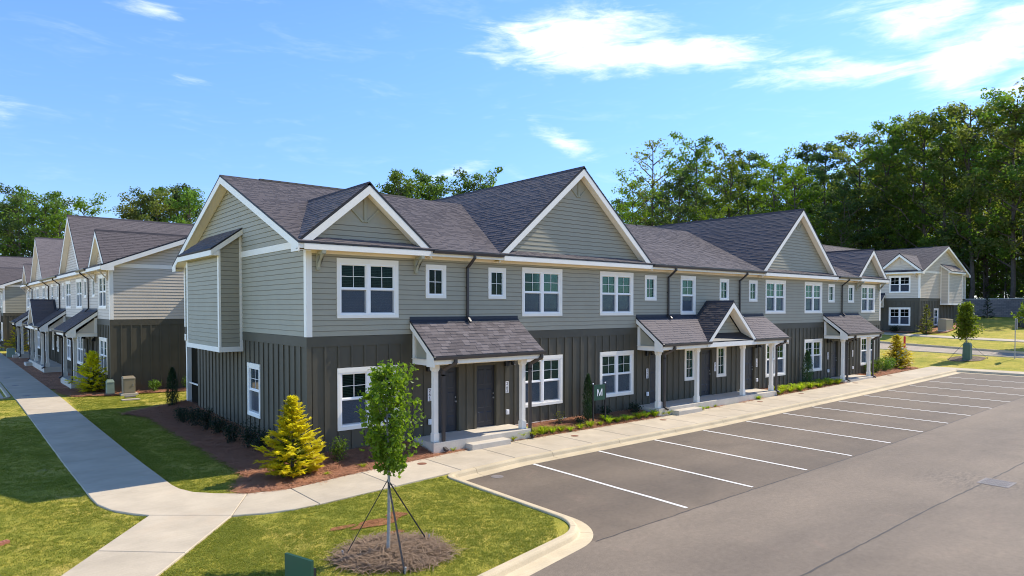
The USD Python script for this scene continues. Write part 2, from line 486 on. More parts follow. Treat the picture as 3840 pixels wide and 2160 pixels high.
M['bark'] = simple('bark', (.085, .065, .05), .9, .35, 9.0, .8, 40)
M['bark_pale'] = simple('pale_bark', (.28, .26, .23), .85, .25, 12.0, .5, 50)
M['strap'] = simple('black_strap', (.012, .012, .013), .6, .05)
M['brick'] = simple('clay_brick', (.34, .13, .08), .85, .2, 20.0, .4, 70)
M['retain'] = brick_far_mat('retaining_blocks')
M['bin'] = simple('black_plastic', (.012, .014, .016), .45, .05)
M['gold'] = leafmat('golden_frond', (.64, .54, .030), (.88, .70, .045), (.95, .82, .10), .55, .55)
M['goldin'] = leafmat('green_frond', (.24, .26, .026), (.40, .38, .034), (.56, .48, .045), .3, .55)
M['maple'] = leafmat('young_maple_leaf', (.16, .22, .02), (.38, .43, .03), (.80, .74, .08), .58, .42)
M['box'] = leafmat('dark_shrub_leaf', (.014, .032, .014), (.025, .050, .020), (.045, .080, .028), .25, .4)
M['shrub'] = leafmat('bright_shrub_leaf', (.12, .20, .02), (.23, .30, .03), (.40, .42, .05), .4, .45)
M['lily'] = leafmat('grassy_leaf', (.38, .45, .03), (.62, .64, .045), (.85, .78, .10), .55, .5)
M['juniper'] = leafmat('juniper_leaf', (.030, .065, .028), (.055, .100, .038), (.10, .155, .055), .25, .5)
M['wood_a'] = leafmat('broadleaf', (.13, .195, .034), (.26, .33, .05), (.54, .56, .10), .62, .5)
M['wood_b'] = leafmat('pine_needle', (.095, .145, .05), (.175, .22, .065), (.35, .38, .11), .58, .6)
M['wood_c'] = leafmat('bright_broadleaf', (.16, .24, .020), (.27, .36, .03), (.42, .47, .05), .58, .5)
M['wood_d'] = leafmat('bronze_broadleaf', (.18, .20, .05), (.31, .31, .075), (.54, .49, .14), .58, .5)

# ------------------------------------------------------------------ terrain
HX, HZ = [-1e4, 15, 46.5, 72, 110, 1e4], [0, 0, .35, 2.65, 3.6, 3.6]


def H(x, y):
    x, y = np.asarray(x, float), np.asarray(y, float)
    return np.interp(x, HX, HZ) + .22 * np.interp(y, [4, 19], [0, 1]) * np.interp(x, [5, 30], [1, 0])


def sheet(poly, zf, cell):
    """A sheet of ground over a polygon, its height given by zf(x, y)."""
    x0, y0, x1, y1 = poly.bounds
    xs, ys = np.arange(math.floor(x0 / cell) * cell, x1 + cell, cell), np.arange(math.floor(y0 / cell) * cell, y1 + cell, cell)
    gx, gy = np.meshgrid(xs[:-1], ys[:-1], indexing='ij')
    gx, gy = gx.ravel(), gy.ravel()
    bx = shapely.box(gx, gy, gx + cell, gy + cell)
    shapely.prepare(poly)
    inside = shapely.contains_properly(poly, bx)
    touch = shapely.intersects(poly, bx) & ~inside
    V, F, n = [], [], 0
    ix, iy = gx[inside], gy[inside]
    if len(ix):
        k = len(ix)
        v = np.stack([np.stack([ix, iy], 1), np.stack([ix + cell, iy], 1), np.stack([ix + cell, iy + cell], 1), np.stack([ix, iy + cell], 1)], 1).reshape(-1, 2)
        b = np.arange(k)[:, None] * 4
        V.append(v); F.append(np.hstack([b + [0, 1, 2], b + [0, 2, 3]]).reshape(-1, 3)); n += 4 * k
    for i in np.nonzero(touch)[0]:
        g = poly.intersection(bx[i])
        for q in getattr(g, 'geoms', [g]):
            if q.geom_type == 'Polygon' and q.area > 1e-5:
                v, f = trimesh.creation.triangulate_polygon(q, engine='earcut')
                e = v[f[:, 1]] - v[f[:, 0]], v[f[:, 2]] - v[f[:, 0]]
                neg = e[0][:, 0] * e[1][:, 1] - e[0][:, 1] * e[1][:, 0] < 0
                f = np.where(neg[:, None], f[:, ::-1], f)
                V.append(v); F.append(f + n); n += len(v)
    v = np.vstack(V)
    # weld
    key = np.round(v, 4)
    u, inv = np.unique(key, axis=0, return_inverse=True)
    return np.column_stack([u, zf(u[:, 0], u[:, 1])]), inv.ravel()[np.vstack(F)]


def slab(poly, thick, top, bevel=.012):
    """A concrete slab that follows the ground, with worn edges."""
    mb = MB()
    poly = shapely.geometry.polygon.orient(poly)
    o = np.array(poly.exterior.coords)[:-1]
    ip = poly.buffer(-bevel, join_style=2)
    i = np.array(shapely.geometry.polygon.orient(ip).exterior.coords)[:-1]
    t, f = trimesh.creation.triangulate_polygon(ip, engine='earcut')
    e0, e1 = t[f[:, 1]] - t[f[:, 0]], t[f[:, 2]] - t[f[:, 0]]
    f = np.where((e0[:, 0] * e1[:, 1] - e0[:, 1] * e1[:, 0] < 0)[:, None], f[:, ::-1], f)
    mb.add(np.column_stack([t, H(t[:, 0], t[:, 1]) + top]), f)
    for a, za, b, zb_ in ((i, top, o, top - bevel), (o, top - bevel, o, top - thick)):
        if len(a) != len(b):
            a = b
        k = len(a)
        va, vb = np.column_stack([a, H(a[:, 0], a[:, 1]) + za]), np.column_stack([b, H(b[:, 0], b[:, 1]) + zb_])
        idx = np.arange(k)
        mb.add(np.vstack([va, vb]), np.vstack([np.stack([idx, idx + k, (idx + 1) % k], 1), np.stack([(idx + 1) % k, idx + k, (idx + 1) % k + k], 1)]))
    return mb


def fillet(pts, radii, step=.12):
    """Rounds the corners of a polyline."""
    out = [np.array(pts[0], float)]
    for k in range(1, len(pts) - 1):
        p, a, b = np.array(pts[k], float), np.array(pts[k - 1], float), np.array(pts[k + 1], float)
        r = radii[k]
        if r <= 0:
            out.append(p); continue
        u, w = (a - p) / np.linalg.norm(a - p), (b - p) / np.linalg.norm(b - p)
        ang = math.acos(np.clip(u @ w, -1, 1))
        d = r / math.tan(ang / 2)
        s, e = p + u * d, p + w * d
        c = p + (u + w) / np.linalg.norm(u + w) * r / math.sin(ang / 2)
        a0, a1 = math.atan2(*(s - c)[::-1]), math.atan2(*(e - c)[::-1])
        da = (a1 - a0 + math.pi) % (2 * math.pi) - math.pi
        n = max(3, int(abs(da) * r / step) + 1)
        out += [c + r * np.array([math.cos(a0 + da * t), math.sin(a0 + da * t)]) for t in np.linspace(0, 1, n + 1)]
    out.append(np.array(pts[-1], float))
    return np.array(out)


# back edge of the kerb round the parking lot, from the far end to the lawn island in front
KERB = fillet([(43.2, -30), (43.2, -2.8), (30, -3.02), (5.0, -3.10), (2.25, -3.40), (2.22, -8.62), (-1.03, -9.32), (-14, -12.2)], [0, .5, 0, 0, .45, 1.0, 0, 0])
LOT = Polygon(list(KERB) + [(-14, -45), (43.2, -45)])


def curb_section(line, s0, s1, prof):
    L = LineString(line)
    st = np.unique(np.concatenate([np.linspace(s0, s1, max(2, int((s1 - s0) / .5) + 1)), [s for s in np.cumsum(np.r_[0, np.linalg.norm(np.diff(line, axis=0), axis=1)]) if s0 < s < s1]]))
    P = np.array([L.interpolate(s).coords[0] for s in st])
    T = np.array([np.array(L.interpolate(min(s + .03, L.length)).coords[0]) - np.array(L.interpolate(max(s - .03, 0)).coords[0]) for s in st])
    T /= np.linalg.norm(T, axis=1, keepdims=True)
    N = np.stack([-T[:, 1], T[:, 0]], 1)          # to the left of travel: the lot side (the line runs far end -> island)
    k = len(prof)
    v = np.vstack([np.column_stack([P[i] + N[i] * prof[:, :1], H(*(P[i] + N[i] * prof[:, :1]).T) + prof[:, 1]]) for i in range(len(st))])
    f = []
    for i in range(len(st) - 1):
        for j in range(k - 1):
            a, b = i * k + j, (i + 1) * k + j
            f += [[a, a + 1, b + 1], [a, b + 1, b]]
    cap, cf = trimesh.creation.triangulate_polygon(Polygon(prof), engine='earcut')
    idx = [int(np.argmin(np.abs(prof - c).sum(1))) for c in cap]
    f += [[idx[a] for a in t] for t in cf] + [[(len(st) - 1) * k + idx[a] for a in t[::-1]] for t in cf]
    return v, np.array(f)


PROF = np.array([(0, -.12), (0, .145), (.015, .155), (.105, .155), (.135, .146), (.158, .118), (.185, .040), (.21, .020), (.47, .006), (.47, -.12)])
kerb = custom(UsdGeom.Xform.Define(stage, '/World/curb').GetPrim(), kind='structure')
tot = LineString(KERB).length
cuts = [0, 8, 16, 22] + list(np.arange(27.2, tot - 1, 3.05)) + [tot]
for a, b in zip(cuts[:-1], cuts[1:]):
    part('curb_section', curb_section(KERB[:, :2], a + .006, b - .006, PROF), M['curb'], kerb)

lot = custom(UsdGeom.Xform.Define(stage, '/World/parking_lot').GetPrim(), kind='structure')
inner = LOT.buffer(-.455)
cut = 'poly'
bays = inner.intersection(Polygon([(-20, -9.15), (6, -9.12), (16, -9.06), (30, -8.95), (44, -8.9), (44, 0), (-20, 0)]))
lane = inner.intersection(Polygon([(-20, -9.15), (6, -9.12), (16, -9.06), (30, -8.95), (44, -8.9), (44, -12.75), (16, -12.62), (9, -12.52), (-20, -12.6)]))
lane2 = inner.intersection(Polygon([(-20, -12.6), (9, -12.52), (16, -12.62), (44, -12.75), (44, -50), (-20, -50)]))
part('bay_surface', sheet(bays, lambda x, y: H(x, y), 1.0), M['asphalt'], lot)
part('lane_surface', sheet(lane, lambda x, y: H(x, y) + .003, 1.0), M['lane'], lot)
part('lane_surface', sheet(lane2, lambda x, y: H(x, y) + .001, 1.0), M['lane'], lot)

jr = np.random.default_rng(9)
for pts in ([(2.0, -9.16), (6, -9.12), (16, -9.06), (30, -8.95), (42.7, -8.9)], [(-6, -12.58), (9, -12.52), (16, -12.62), (42.7, -12.75)]):
    x = np.arange(pts[0][0], pts[-1][0], .25)
    y = np.interp(x, [p[0] for p in pts], [p[1] for p in pts]) + jr.normal(0, .008, len(x))
    w = .012 + .010 * jr.random(len(x))
    k = len(x)
    v = np.vstack([np.column_stack([x, y - w, H(x, y) + .0055]), np.column_stack([x, y + w, H(x, y) + .0055])])
    part('seam', (v, [[i, i + 1, i + k + 1] for i in range(k - 1)] + [[i, i + k + 1, i + k] for i in range(k - 1)]), M['tar'], lot)
# parking lines, each where the photograph has it
LINE0 = [5.33, 8.09, 10.89, 13.73, 16.65, 19.5, 22.1, 24.7, 27.5, 30.4, 33.37, 36.33, 39.48]
ordinal = ['first', 'second', 'third', 'fourth', 'fifth', 'sixth', 'seventh', 'eighth', 'ninth', 'tenth', 'eleventh', 'twelfth', 'thirteenth', 'fourteenth', 'fifteenth', 'sixteenth', 'seventeenth', 'eighteenth', 'nineteenth', 'twentieth']
prng = np.random.default_rng(5)
for i, x in enumerate(LINE0):
    ys = np.linspace(-3.57, -8.98, 12)
    xe = x + (-.12 if i < 9 else -.25) * np.linspace(0, 1, 12) + prng.normal(0, .006, 12)
    w = .05 + prng.normal(0, .002, 12)
    v = np.vstack([np.column_stack([xe - w, ys, H(xe, ys) + .006]), np.column_stack([xe + w, ys, H(xe, ys) + .006])])
    f = np.array([[k, k + 12, k + 13] for k in range(11)] + [[k, k + 13, k + 1] for k in range(11)])
    single('parking_line', (v, f), M['paint'], 'white painted parking line, %s counting from the lawn island at the front' % ordinal[i], 'parking line', 'parking lines in front of the townhouses')

# pavements, slab by slab
walk = custom(UsdGeom.Xform.Define(stage, '/World/sidewalk').GetPrim(), kind='structure')
J = [5.0, 6.45, 8.28, 10.17] + list(np.arange(12.1, 43, 1.98))
slabs = [[(5.0, -1.22), (2.88, -1.50), (2.92, -3.32), (5.0, -3.10)], [(2.88, -1.50), (.72, -1.78), (.76, -3.58), (2.92, -3.32)], [(.72, -1.78), (-1.34, -2.2), (-1.32, -3.84), (.76, -3.58)],
         [(-1.34, -2.2), (-2.3, -1.95), (-3.1, -3.45), (-2.5, -3.73), (-1.9, -3.85), (-1.32, -3.84)],
         [(-2.3, -1.95), (-2.6, -1.7), (-2.9, -1.42), (-3.25, -.99), (-3.42, -.48), (-3.48, 0), (-5.22, 0), (-5.19, -.69), (-5.02, -1.4), (-4.73, -1.93), (-4.46, -2.33), (-3.1, -3.45)],
         [(-4.46, -2.33), (-5.64, -4.04), (-4.42, -5.16), (-3.1, -3.45)], [(-5.64, -4.04), (-6.81, -5.75), (-5.74, -6.86), (-4.42, -5.16)], [(-6.81, -5.75), (-7.98, -7.46), (-7.06, -8.56), (-5.74, -6.86)]]
for a, b in zip(J[:-1], J[1:]):
    slabs.append([(a, -1.22), (a, float(np.interp(a, [5, 30, 43], [-3.10, -3.02, -2.8]))), (b, float(np.interp(b, [5, 30, 43], [-3.10, -3.02, -2.8]))), (b, -1.22 if b < 30 else -1.22 + (b - 30) * .025), (a, -1.22 if a < 30 else -1.22 + (a - 30) * .025)])
e = J[-1]
slabs += [[(e, -.95), (e, -2.8), (43.2, -2.85), (44.6, -2.85), (44.6, -.95)], [(43.2, -2.85), (43.2, -5.2), (44.6, -5.2), (44.6, -2.85)], [(43.2, -5.2), (43.2, -7.6), (44.6, -7.6), (44.6, -5.2)], [(43.2, -7.6), (43.2, -10), (44.6, -10), (44.6, -7.6)]]
for s in slabs:
    q = Polygon(s).buffer(0).buffer(-.006, join_style=2)
    part('concrete_slab', slab(q, .14, .155), M['conc'], walk)
path = custom(UsdGeom.Xform.Define(stage, '/World/footpath').GetPrim(), kind='structure')
yy = list(np.arange(0, 22.6, 1.5)) + list(np.arange(24, 62, 3.0))
for a, b in zip(yy[:-1], yy[1:]):
    lx, rx = (lambda y: float(np.interp(y, [0, 15, 60], [-5.22, -5.52, -6.5]))), (lambda y: float(np.interp(y, [0, 15, 60], [-3.48, -3.85, -4.75])))
    part('concrete_slab', slab(Polygon([(lx(a), a), (rx(a), a), (rx(b), b), (lx(b), b)]).buffer(-.006, join_style=2), .14, .155), M['conc'], path)
paved = shapely.union_all([Polygon(s).buffer(.01) for s in slabs] + [Polygon([(-5.22, 0), (-3.48, 0), (-3.85, 15), (-4.75, 60), (-6.5, 60), (-5.52, 15)])])

# street, kerbs and walk at the right, beyond the end of the building
NEAR = [(55.2, 40), (53.8, 16), (52.4, 3.9), (51.42, -4.6), (50.6, -14), (50, -40)]
FARK = [(64, 40), (60.0, 16), (56.87, 5.14), (55.67, .25), (54.56, -3.87), (52.8, -12), (52, -40)]
street_poly = Polygon(NEAR + FARK[::-1])
single('street', sheet(street_poly, lambda x, y: H(x, y) + .03, 1.5), M['road'], kind='structure')
WN, WF = [(70, 40), (65.2, 18), (62.16, 7.5), (60.83, 1.76), (60.19, -2.57), (59, -14), (58, -40)], [(71.4, 40), (66.6, 18), (63.5, 7.9), (62.25, 2.4), (61.4, -2.4), (60.3, -14), (59.3, -40)]
fw_poly = Polygon(WN + WF[::-1])
walk2 = custom(UsdGeom.Xform.Define(stage, '/World/far_sidewalk').GetPrim(), kind='structure')
for k in range(-26, 40, 2):
    q = fw_poly.intersection(sbox(0, k + .01, 200, k + 1.99))
    if q.area > .1 and q.geom_type == 'Polygon':
        part('concrete_slab', slab(q, .14, .17), M['conc'], walk2)
sk = custom(UsdGeom.Xform.Define(stage, '/World/street_curb').GetPrim(), kind='structure')
for line in (np.array(NEAR[::-1]), np.array(FARK)):
    Lk = LineString(line).length
    for a in np.arange(0, Lk - 3, 6.0):
        part('curb_section', curb_section(line, a + .01, min(a + 5.99, Lk), PROF * [1, 1.15] + [-.30, 0]), M['curb'], sk)
# paved corner of another street at the far left
left_street = Polygon([(-6.0, 20.6), (-6.35, 40), (-6.9, 70), (-40, 70), (-40, 20.6), (-9, 20.4)])
single('side_street', sheet(left_street, lambda x, y: H(x, y) + .118, 2.0), M['conc'], kind='structure')
sc_ = custom(UsdGeom.Xform.Define(stage, '/World/side_street_curb').GetPrim(), kind='structure')
LS = fillet([(-6.6, 70), (-6.05, 40), (-5.72, 20.3), (-14, 20.0)], [0, 0, .9, 0])
Lk = LineString(LS).length
for a in np.arange(0, Lk - 1, 3.05):
    part('curb_section', curb_section(LS, a + .008, min(a + 3.042, Lk), (PROF * [-1, 1])[::-1] + [.0, .01]), M['curb'], sc_)

# lawns: one sheet to the horizon, open where the parking lot lies
near_box = sbox(-16, -16, 112, 72)
hole = LOT.buffer(-.07).union(street_poly.buffer(-.25))
ZL = .112


def lawnz(x, y):
    p = np.stack([x * 1.3, y * 1.3, 0 * x], -1)
    return H(x, y) + ZL + .03 * (meshkit.fbm(p, 3, 4) - .5)


lawn = sheet(near_box.difference(hole), lawnz, 1.0)
outer = sheet(sbox(-420, -420, 560, 560).difference(near_box).difference(LOT), lambda x, y: H(x, y) + ZL, 20.0)
mb = MB(); mb.add(*lawn); mb.add(*outer)
single('ground', mb, M['lawn'], kind='structure')

# planting beds under pine straw
BEDS = [[(-2.45, 12.7), (-1.8, 11.2), (-1.74, 8.2), (-1.64, 5.1), (-1.67, 2.2), (-1.64, .5), (-1.88, -.5), (-2.25, -1.25), (-2.42, -1.86), (-1.34, -2.19), (.72, -1.77), (2.88, -1.49), (4.45, -1.27), (4.45, -1.0), (3.4, -1.0), (3.4, .02), (.02, .02), (.02, 13.2), (-1.2, 13.6)],
        [(6.22, -1.20), (10, -1.23), (14.6, -1.20), (14.3, -1.0), (14.1, -1.0), (14.1, .02), (7.2, .02), (7.2, -1.0), (6.22, -1.0)],
        [(16.7, -1.0), (16.75, -1.5), (17.4, -1.62), (18.2, -1.45), (18.7, -1.2), (18.8, -1.0)],
        [(20.0, -1.0), (20.2, -1.42), (21.0, -1.55), (21.9, -1.35), (22.3, -1.0)],
        [(23.0, -1.15), (26, -1.2), (30.9, -1.15), (30.8, .02), (23.4, .02), (23.4, -1.0)],
        [(34.7, -1.1), (38, -.95), (42.6, -.85), (43.0, .3), (41.5, 1.6), (38.26, 1.4), (38.2, .02), (34.8, .02)],
        [(-3.75, 20.6), (-3.85, 23), (-1.95, 23), (-1.9, 19.25), (1.5, 19.2), (4, 19.2), (4, 18.4), (1.5, 18.35), (-.8, 18.6), (-2.2, 18.5), (-3.4, 19.3)],
        [(-4.05, 23.4), (-4.3, 36), (-4.7, 57), (-2.7, 57), (-2.0, 23.4)],
        [(63.9, 6.0), (65.3, 6.9), (78, 7.0), (78, 5.6), (70, 4.7), (65, 4.6)], [(64.0, 7.5), (65.2, 7.2), (65.3, 24), (64.8, 24)]]
bed_polys = [Polygon(b).buffer(0) for b in BEDS]


def bedz(x, y):
    wall = np.where((x > -3) & (x < 3) & (y > 16), np.abs(y - 19.2), np.where(x <= 0, np.where(y > 0, -x, np.hypot(x, y)), -y))
    rise = np.clip(1 - wall / 1.15, 0, 1) ** .8 * np.interp(x, [5, 40], [.25, .05]) * np.interp(y, [13.5, 15], [1, .15])
    p = np.stack([x * 3.1, y * 3.1, 0 * x], -1)
    return H(x, y) + ZL + .03 + rise + .035 * (meshkit.fbm(p, 3, 9) - .5)


beds = custom(UsdGeom.Xform.Define(stage, '/World/mulch_beds').GetPrim(), kind='structure')
for i, b in enumerate(bed_polys):
    part('bed', sheet(b, bedz, .25 if i < 7 else 1.0), M['mulch'], beds)

# bare red clay and the mulch ring of the young tree
ring_c, clay_c = (-1.52, -7.5), (-.85, -5.8)


def blob(c, rx, ry, seed, n=40, amp=.22):
    r_ = np.random.default_rng(seed)
    a = np.linspace(0, 2 * math.pi, n, endpoint=False)
    k = 1 + amp * sum(r_.normal(0, .5 / m_) * np.cos(m_ * a + r_.uniform(0, 6.3)) for m_ in range(2, 7))
    return Polygon(np.column_stack([c[0] + rx * k * np.cos(a), c[1] + ry * k * np.sin(a)]))


def mound(c, rx, ry, h, base):
    return lambda x, y: H(x, y) + ZL + base + h * np.clip(1 - ((x - c[0]) / rx) ** 2 - ((y - c[1]) / ry) ** 2, 0, 1) + .05 * (meshkit.fbm(np.stack([x * 5, y * 5, 0 * x], -1), 3, 3) - .5) * np.clip(1.15 - ((x - c[0]) / rx) ** 2 - ((y - c[1]) / ry) ** 2, 0, 1)


ring_poly = blob(ring_c, .76, .74, 3)
single('mulch_ring', sheet(ring_poly, mound(ring_c, .9, .85, .06, .015), .1), M['mulch_grey'], kind='structure')
clay = custom(UsdGeom.Xform.Define(stage, '/World/clay_patch').GetPrim(), kind='structure')
clay_polys = [blob((-.95, -5.78), .62, .17, 8, 40, .5), blob((-.35, -5.55), .22, .22, 12, 30, .5), blob((-1.0, -6.55), .30, .10, 15, 30, .5), blob((-1.6, -5.6), .3, .1, 19, 30, .6)]
for q in clay_polys:
    part('clay', sheet(q, lambda x, y: lawnz(x, y) + .018, .1), M['clay'], clay)
tree2_c = (49.9, -1.5)
single('mulch_ring', sheet(blob(tree2_c, 1.5, 1.1, 5), mound(tree2_c, 1.5, 1.1, .15, .02), .3), M['mulch_grey'], kind='structure')

# ------------------------------------------------------------------ townhouses
BL, BD = 38.25, 13.2                       # length and depth
ZB, ZE, ZBELT, ZBAND, EAVE, RIDGE = .40, 6.38, 3.757, 3.44, 6.38, 9.2
OV = .40
SLOPE = (RIDGE - EAVE) / (BD / 2 + OV)
XO = .40                                   # rake overhang of the end gables
GABLES = [(1.80, 2.13, 8.22), (10.72, 4.05, 9.87), (27.53, 4.05, 9.87), (36.45, 2.13, 8.22)]   # centre, half width, apex height


def boards(mb_list, wall, zs, step, fm, t0=.012, t1=.026, lap=-.011):  # negative lap: dark core in the gaps stands for shadow lines
    """Clapboards of a wall polygon: one mesh per course."""
    out = []
    z = zs
    zmax = wall.bounds[3]
    while z < zmax - .01:
        g = wall.intersection(sbox(-1e3, z, 1e3, z + step + lap))
        if not g.is_empty and g.area > .004:
            for q in getattr(g, 'geoms', [g]):
                if q.geom_type != 'Polygon' or q.area < .002:
                    continue
                mb = MB()
                t = trimesh.creation.extrude_polygon(q, 1.0, engine='earcut')
                v = np.array(t.vertices)
                front = v[:, 2] > .5
                k = np.clip((v[:, 1] - z) / (step + lap), 0, 1)
                v[:, 2] = np.where(front, t1 + (t0 - t1) * k, 0.0)
                mb.add(fm(v), t.faces)
                mb.area = q.area
                out.append(mb)
        z += step
    return out


def shingle_rows(v0, v1, span, rng, e=.143, wide=(.16, .34)):
    """Rows of shingle tabs in roof coordinates (along, up the slope): list of (u0, u1, v0, v1, lift)."""
    rows = []
    k = 0
    v = v0
    while v < v1 - .02:
        top = min(v + e + .025, v1 + .012)
        for a, b in span(v + e * .5):
            if b - a < .05:
                continue
            n = max(1, int((b - a) / (.5 * (wide[0] + wide[1]))))
            w = rng.uniform(*wide, n)
            c = np.r_[0, np.cumsum(w)]
            c = a + c / c[-1] * (b - a)
            lift = np.where(rng.random(n) < .45, .022, .013)
            rows.append((np.column_stack([c[:-1] + .002, c[1:] - .002, np.full(n, v), np.full(n, top)]), lift))
        v += e
        k += 1
    return rows


def tabs_mesh(rows, O, u, w):
    O, u, w = (np.array(x, float) for x in (O, u, w))
    n = np.cross(u, w); n /= np.linalg.norm(n)
    if n[2] < 0:
        n = -n
    R_ = np.vstack([r for r, _ in rows]); L_ = np.concatenate([l for _, l in rows])
    def pt(a, b, h):
        return O + a[:, None] * u + b[:, None] * w + h[:, None] * n
    z = np.zeros(len(R_))
    p = np.stack([pt(R_[:, 0], R_[:, 2], L_), pt(R_[:, 1], R_[:, 2], L_), pt(R_[:, 1], R_[:, 3], z + .003), pt(R_[:, 0], R_[:, 3], z + .003), pt(R_[:, 0], R_[:, 2], z - .004), pt(R_[:, 1], R_[:, 2], z - .004)], 1)
    f = np.array([[0, 1, 2], [0, 2, 3], [4, 5, 1], [4, 1, 0], [4, 0, 3], [1, 5, 2]])
    b = np.arange(len(R_))[:, None, None] * 6
    return p.reshape(-1, 3), (b + f[None]).reshape(-1, 3)


def window(bt, fm, a0, a1, z0, z1, kind, cover='blind', inner=None):
    """A window with its casing, vinyl frame, sashes, bars, panes and what hangs behind. Outer size a0..a1, z0..z1 in wall coordinates."""
    ca, hd, sl_ = .095, .135, .10
    if kind == 'small':
        ca, hd = .09, .12
    W = MB(fm)
    W.box(a0, a1, z1 - hd, z1, .001, .038)
    W.box(a0, a0 + ca, z0 + sl_, z1 - hd, .001, .033)
    W.box(a1 - ca, a1, z0 + sl_, z1 - hd, .001, .033)
    W.box(a0, a1, z0, z0 + sl_, .001, .040)
    w = part('window', W, M['white'], bt)
    i0, i1, j0, j1 = a0 + ca, a1 - ca, z0 + sl_, z1 - hd
    units = [(i0, i1)]
    if kind == 'double':
        mid = (i0 + i1) / 2
        units = [(i0, mid - .022), (mid + .022, i1)]
    fr = MB(fm)
    fb = .045
    for u0, u1 in units:
        fr.box(u0, u0 + fb, j0, j1, -.07, .020); fr.box(u1 - fb, u1, j0, j1, -.07, .020)
        fr.box(u0 + fb, u1 - fb, j0, j0 + fb, -.07, .021); fr.box(u0 + fb, u1 - fb, j1 - fb, j1, -.07, .021)
    if kind == 'double':
        fr.box(units[0][1], units[1][0], j0, j1, -.05, .024)
    part('frame', fr, M['vinyl'], w)
    for u0, u1 in units:
        g0, g1, h0, h1 = u0 + fb, u1 - fb, j0 + fb, j1 - fb
        mz = (h0 + h1) / 2
        hung = kind in ('double', 'single')
        lo = mz if hung else h0
        if hung:
            s = MB(fm)
            sw = .030
            s.box(g0, g1, mz - .022, mz + .022, -.045, .012)
            for (b0, b1, dd) in ((h0, mz - .022, -.050), (mz + .022, h1, -.030)):
                s.box(g0, g0 + sw, b0, b1, dd - .02, dd + .012); s.box(g1 - sw, g1, b0, b1, dd - .02, dd + .012)
                s.box(g0 + sw, g1 - sw, b0, b0 + .03, dd - .02, dd + .013); s.box(g0 + sw, g1 - sw, b1 - .02, b1, dd - .02, dd + .013)
            part('sash', s, M['vinyl'], w)
            p = MB(fm)
            p.box(g0 + .02, g1 - .02, h0 + .02, mz - .02, -.062, -.056)
            part('pane', p, M['pane'], w)
            sc = MB(fm)
            sc.quad(*[(x, y, -.022) for x, y in ((g0 + .004, h0 + .004), (g1 - .004, h0 + .004), (g1 - .004, mz - .024), (g0 + .004, mz - .024))])
            part('screen', sc, M['screen'], w)
        p = MB(fm)
        p.box(g0 + (.02 if hung else 0), g1 - (.02 if hung else 0), lo + .02 if hung else lo, h1, -.042, -.036)
        part('pane', p, M['pane'], w)
        b = .008
        nx, nz = (2, 3) if kind == 'side' else (2, 2)
        y0, y1 = (mz + .05, h1 - .02) if hung else (h0, h1)
        x0, x1 = (g0 + .03, g1 - .03) if hung else (g0, g1)
        for k in range(1, nx):
            c = x0 + (x1 - x0) * k / nx
            q = MB(fm); q.box(c - b, c + b, y0, y1, -.034, -.026); part('glazing_bar', q, M['vinyl'], w)
        for k in range(1, nz):
            c = y0 + (y1 - y0) * k / nz
            q = MB(fm); q.box(x0, x1, c - b, c + b, -.033, -.025); part('glazing_bar', q, M['vinyl'], w)
        if cover == 'blind':
            q = MB(fm)
            n = int((h1 - h0) / .046)
            for k in range(n):
                z = h0 + .012 + k * (h1 - h0 - .02) / n
                q.quad((g0, z, -.118), (g1, z, -.118), (g1, z + .030, -.088), (g0, z + .030, -.088))
            q.box(g0, g1, h1 - .04, h1, -.13, -.085)
            for c in (g0 + (g1 - g0) * .22, g0 + (g1 - g0) * .78):
                q.box(c - .004, c + .004, h0, h1, -.086, -.083)
            part('blind', q, M['blind'], w)
        elif cover == 'curtain':
            q = MB(fm)
            x = np.linspace(g0, g1, 40)
            d = -.14 + .022 * np.sin(x * 70) + .012 * np.sin(x * 31)
            v = np.vstack([np.column_stack([x, np.full(40, h0), d]), np.column_stack([x, np.full(40, h1), d])])
            keep = [k for k in range(39) if not (.40 < (k + .5) / 39 < .55)]
            q.add(v, [[k, k + 1, k + 41] for k in keep] + [[k, k + 41, k + 40] for k in keep])
            part('curtain', q, M['curtain'], w)
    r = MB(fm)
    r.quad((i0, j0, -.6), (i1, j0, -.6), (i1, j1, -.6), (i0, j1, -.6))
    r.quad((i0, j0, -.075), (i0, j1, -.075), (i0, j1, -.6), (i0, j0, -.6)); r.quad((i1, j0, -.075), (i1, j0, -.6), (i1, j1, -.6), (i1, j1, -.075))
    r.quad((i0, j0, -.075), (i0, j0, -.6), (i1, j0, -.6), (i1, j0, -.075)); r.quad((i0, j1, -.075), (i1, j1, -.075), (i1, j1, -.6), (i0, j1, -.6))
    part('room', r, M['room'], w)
    return w


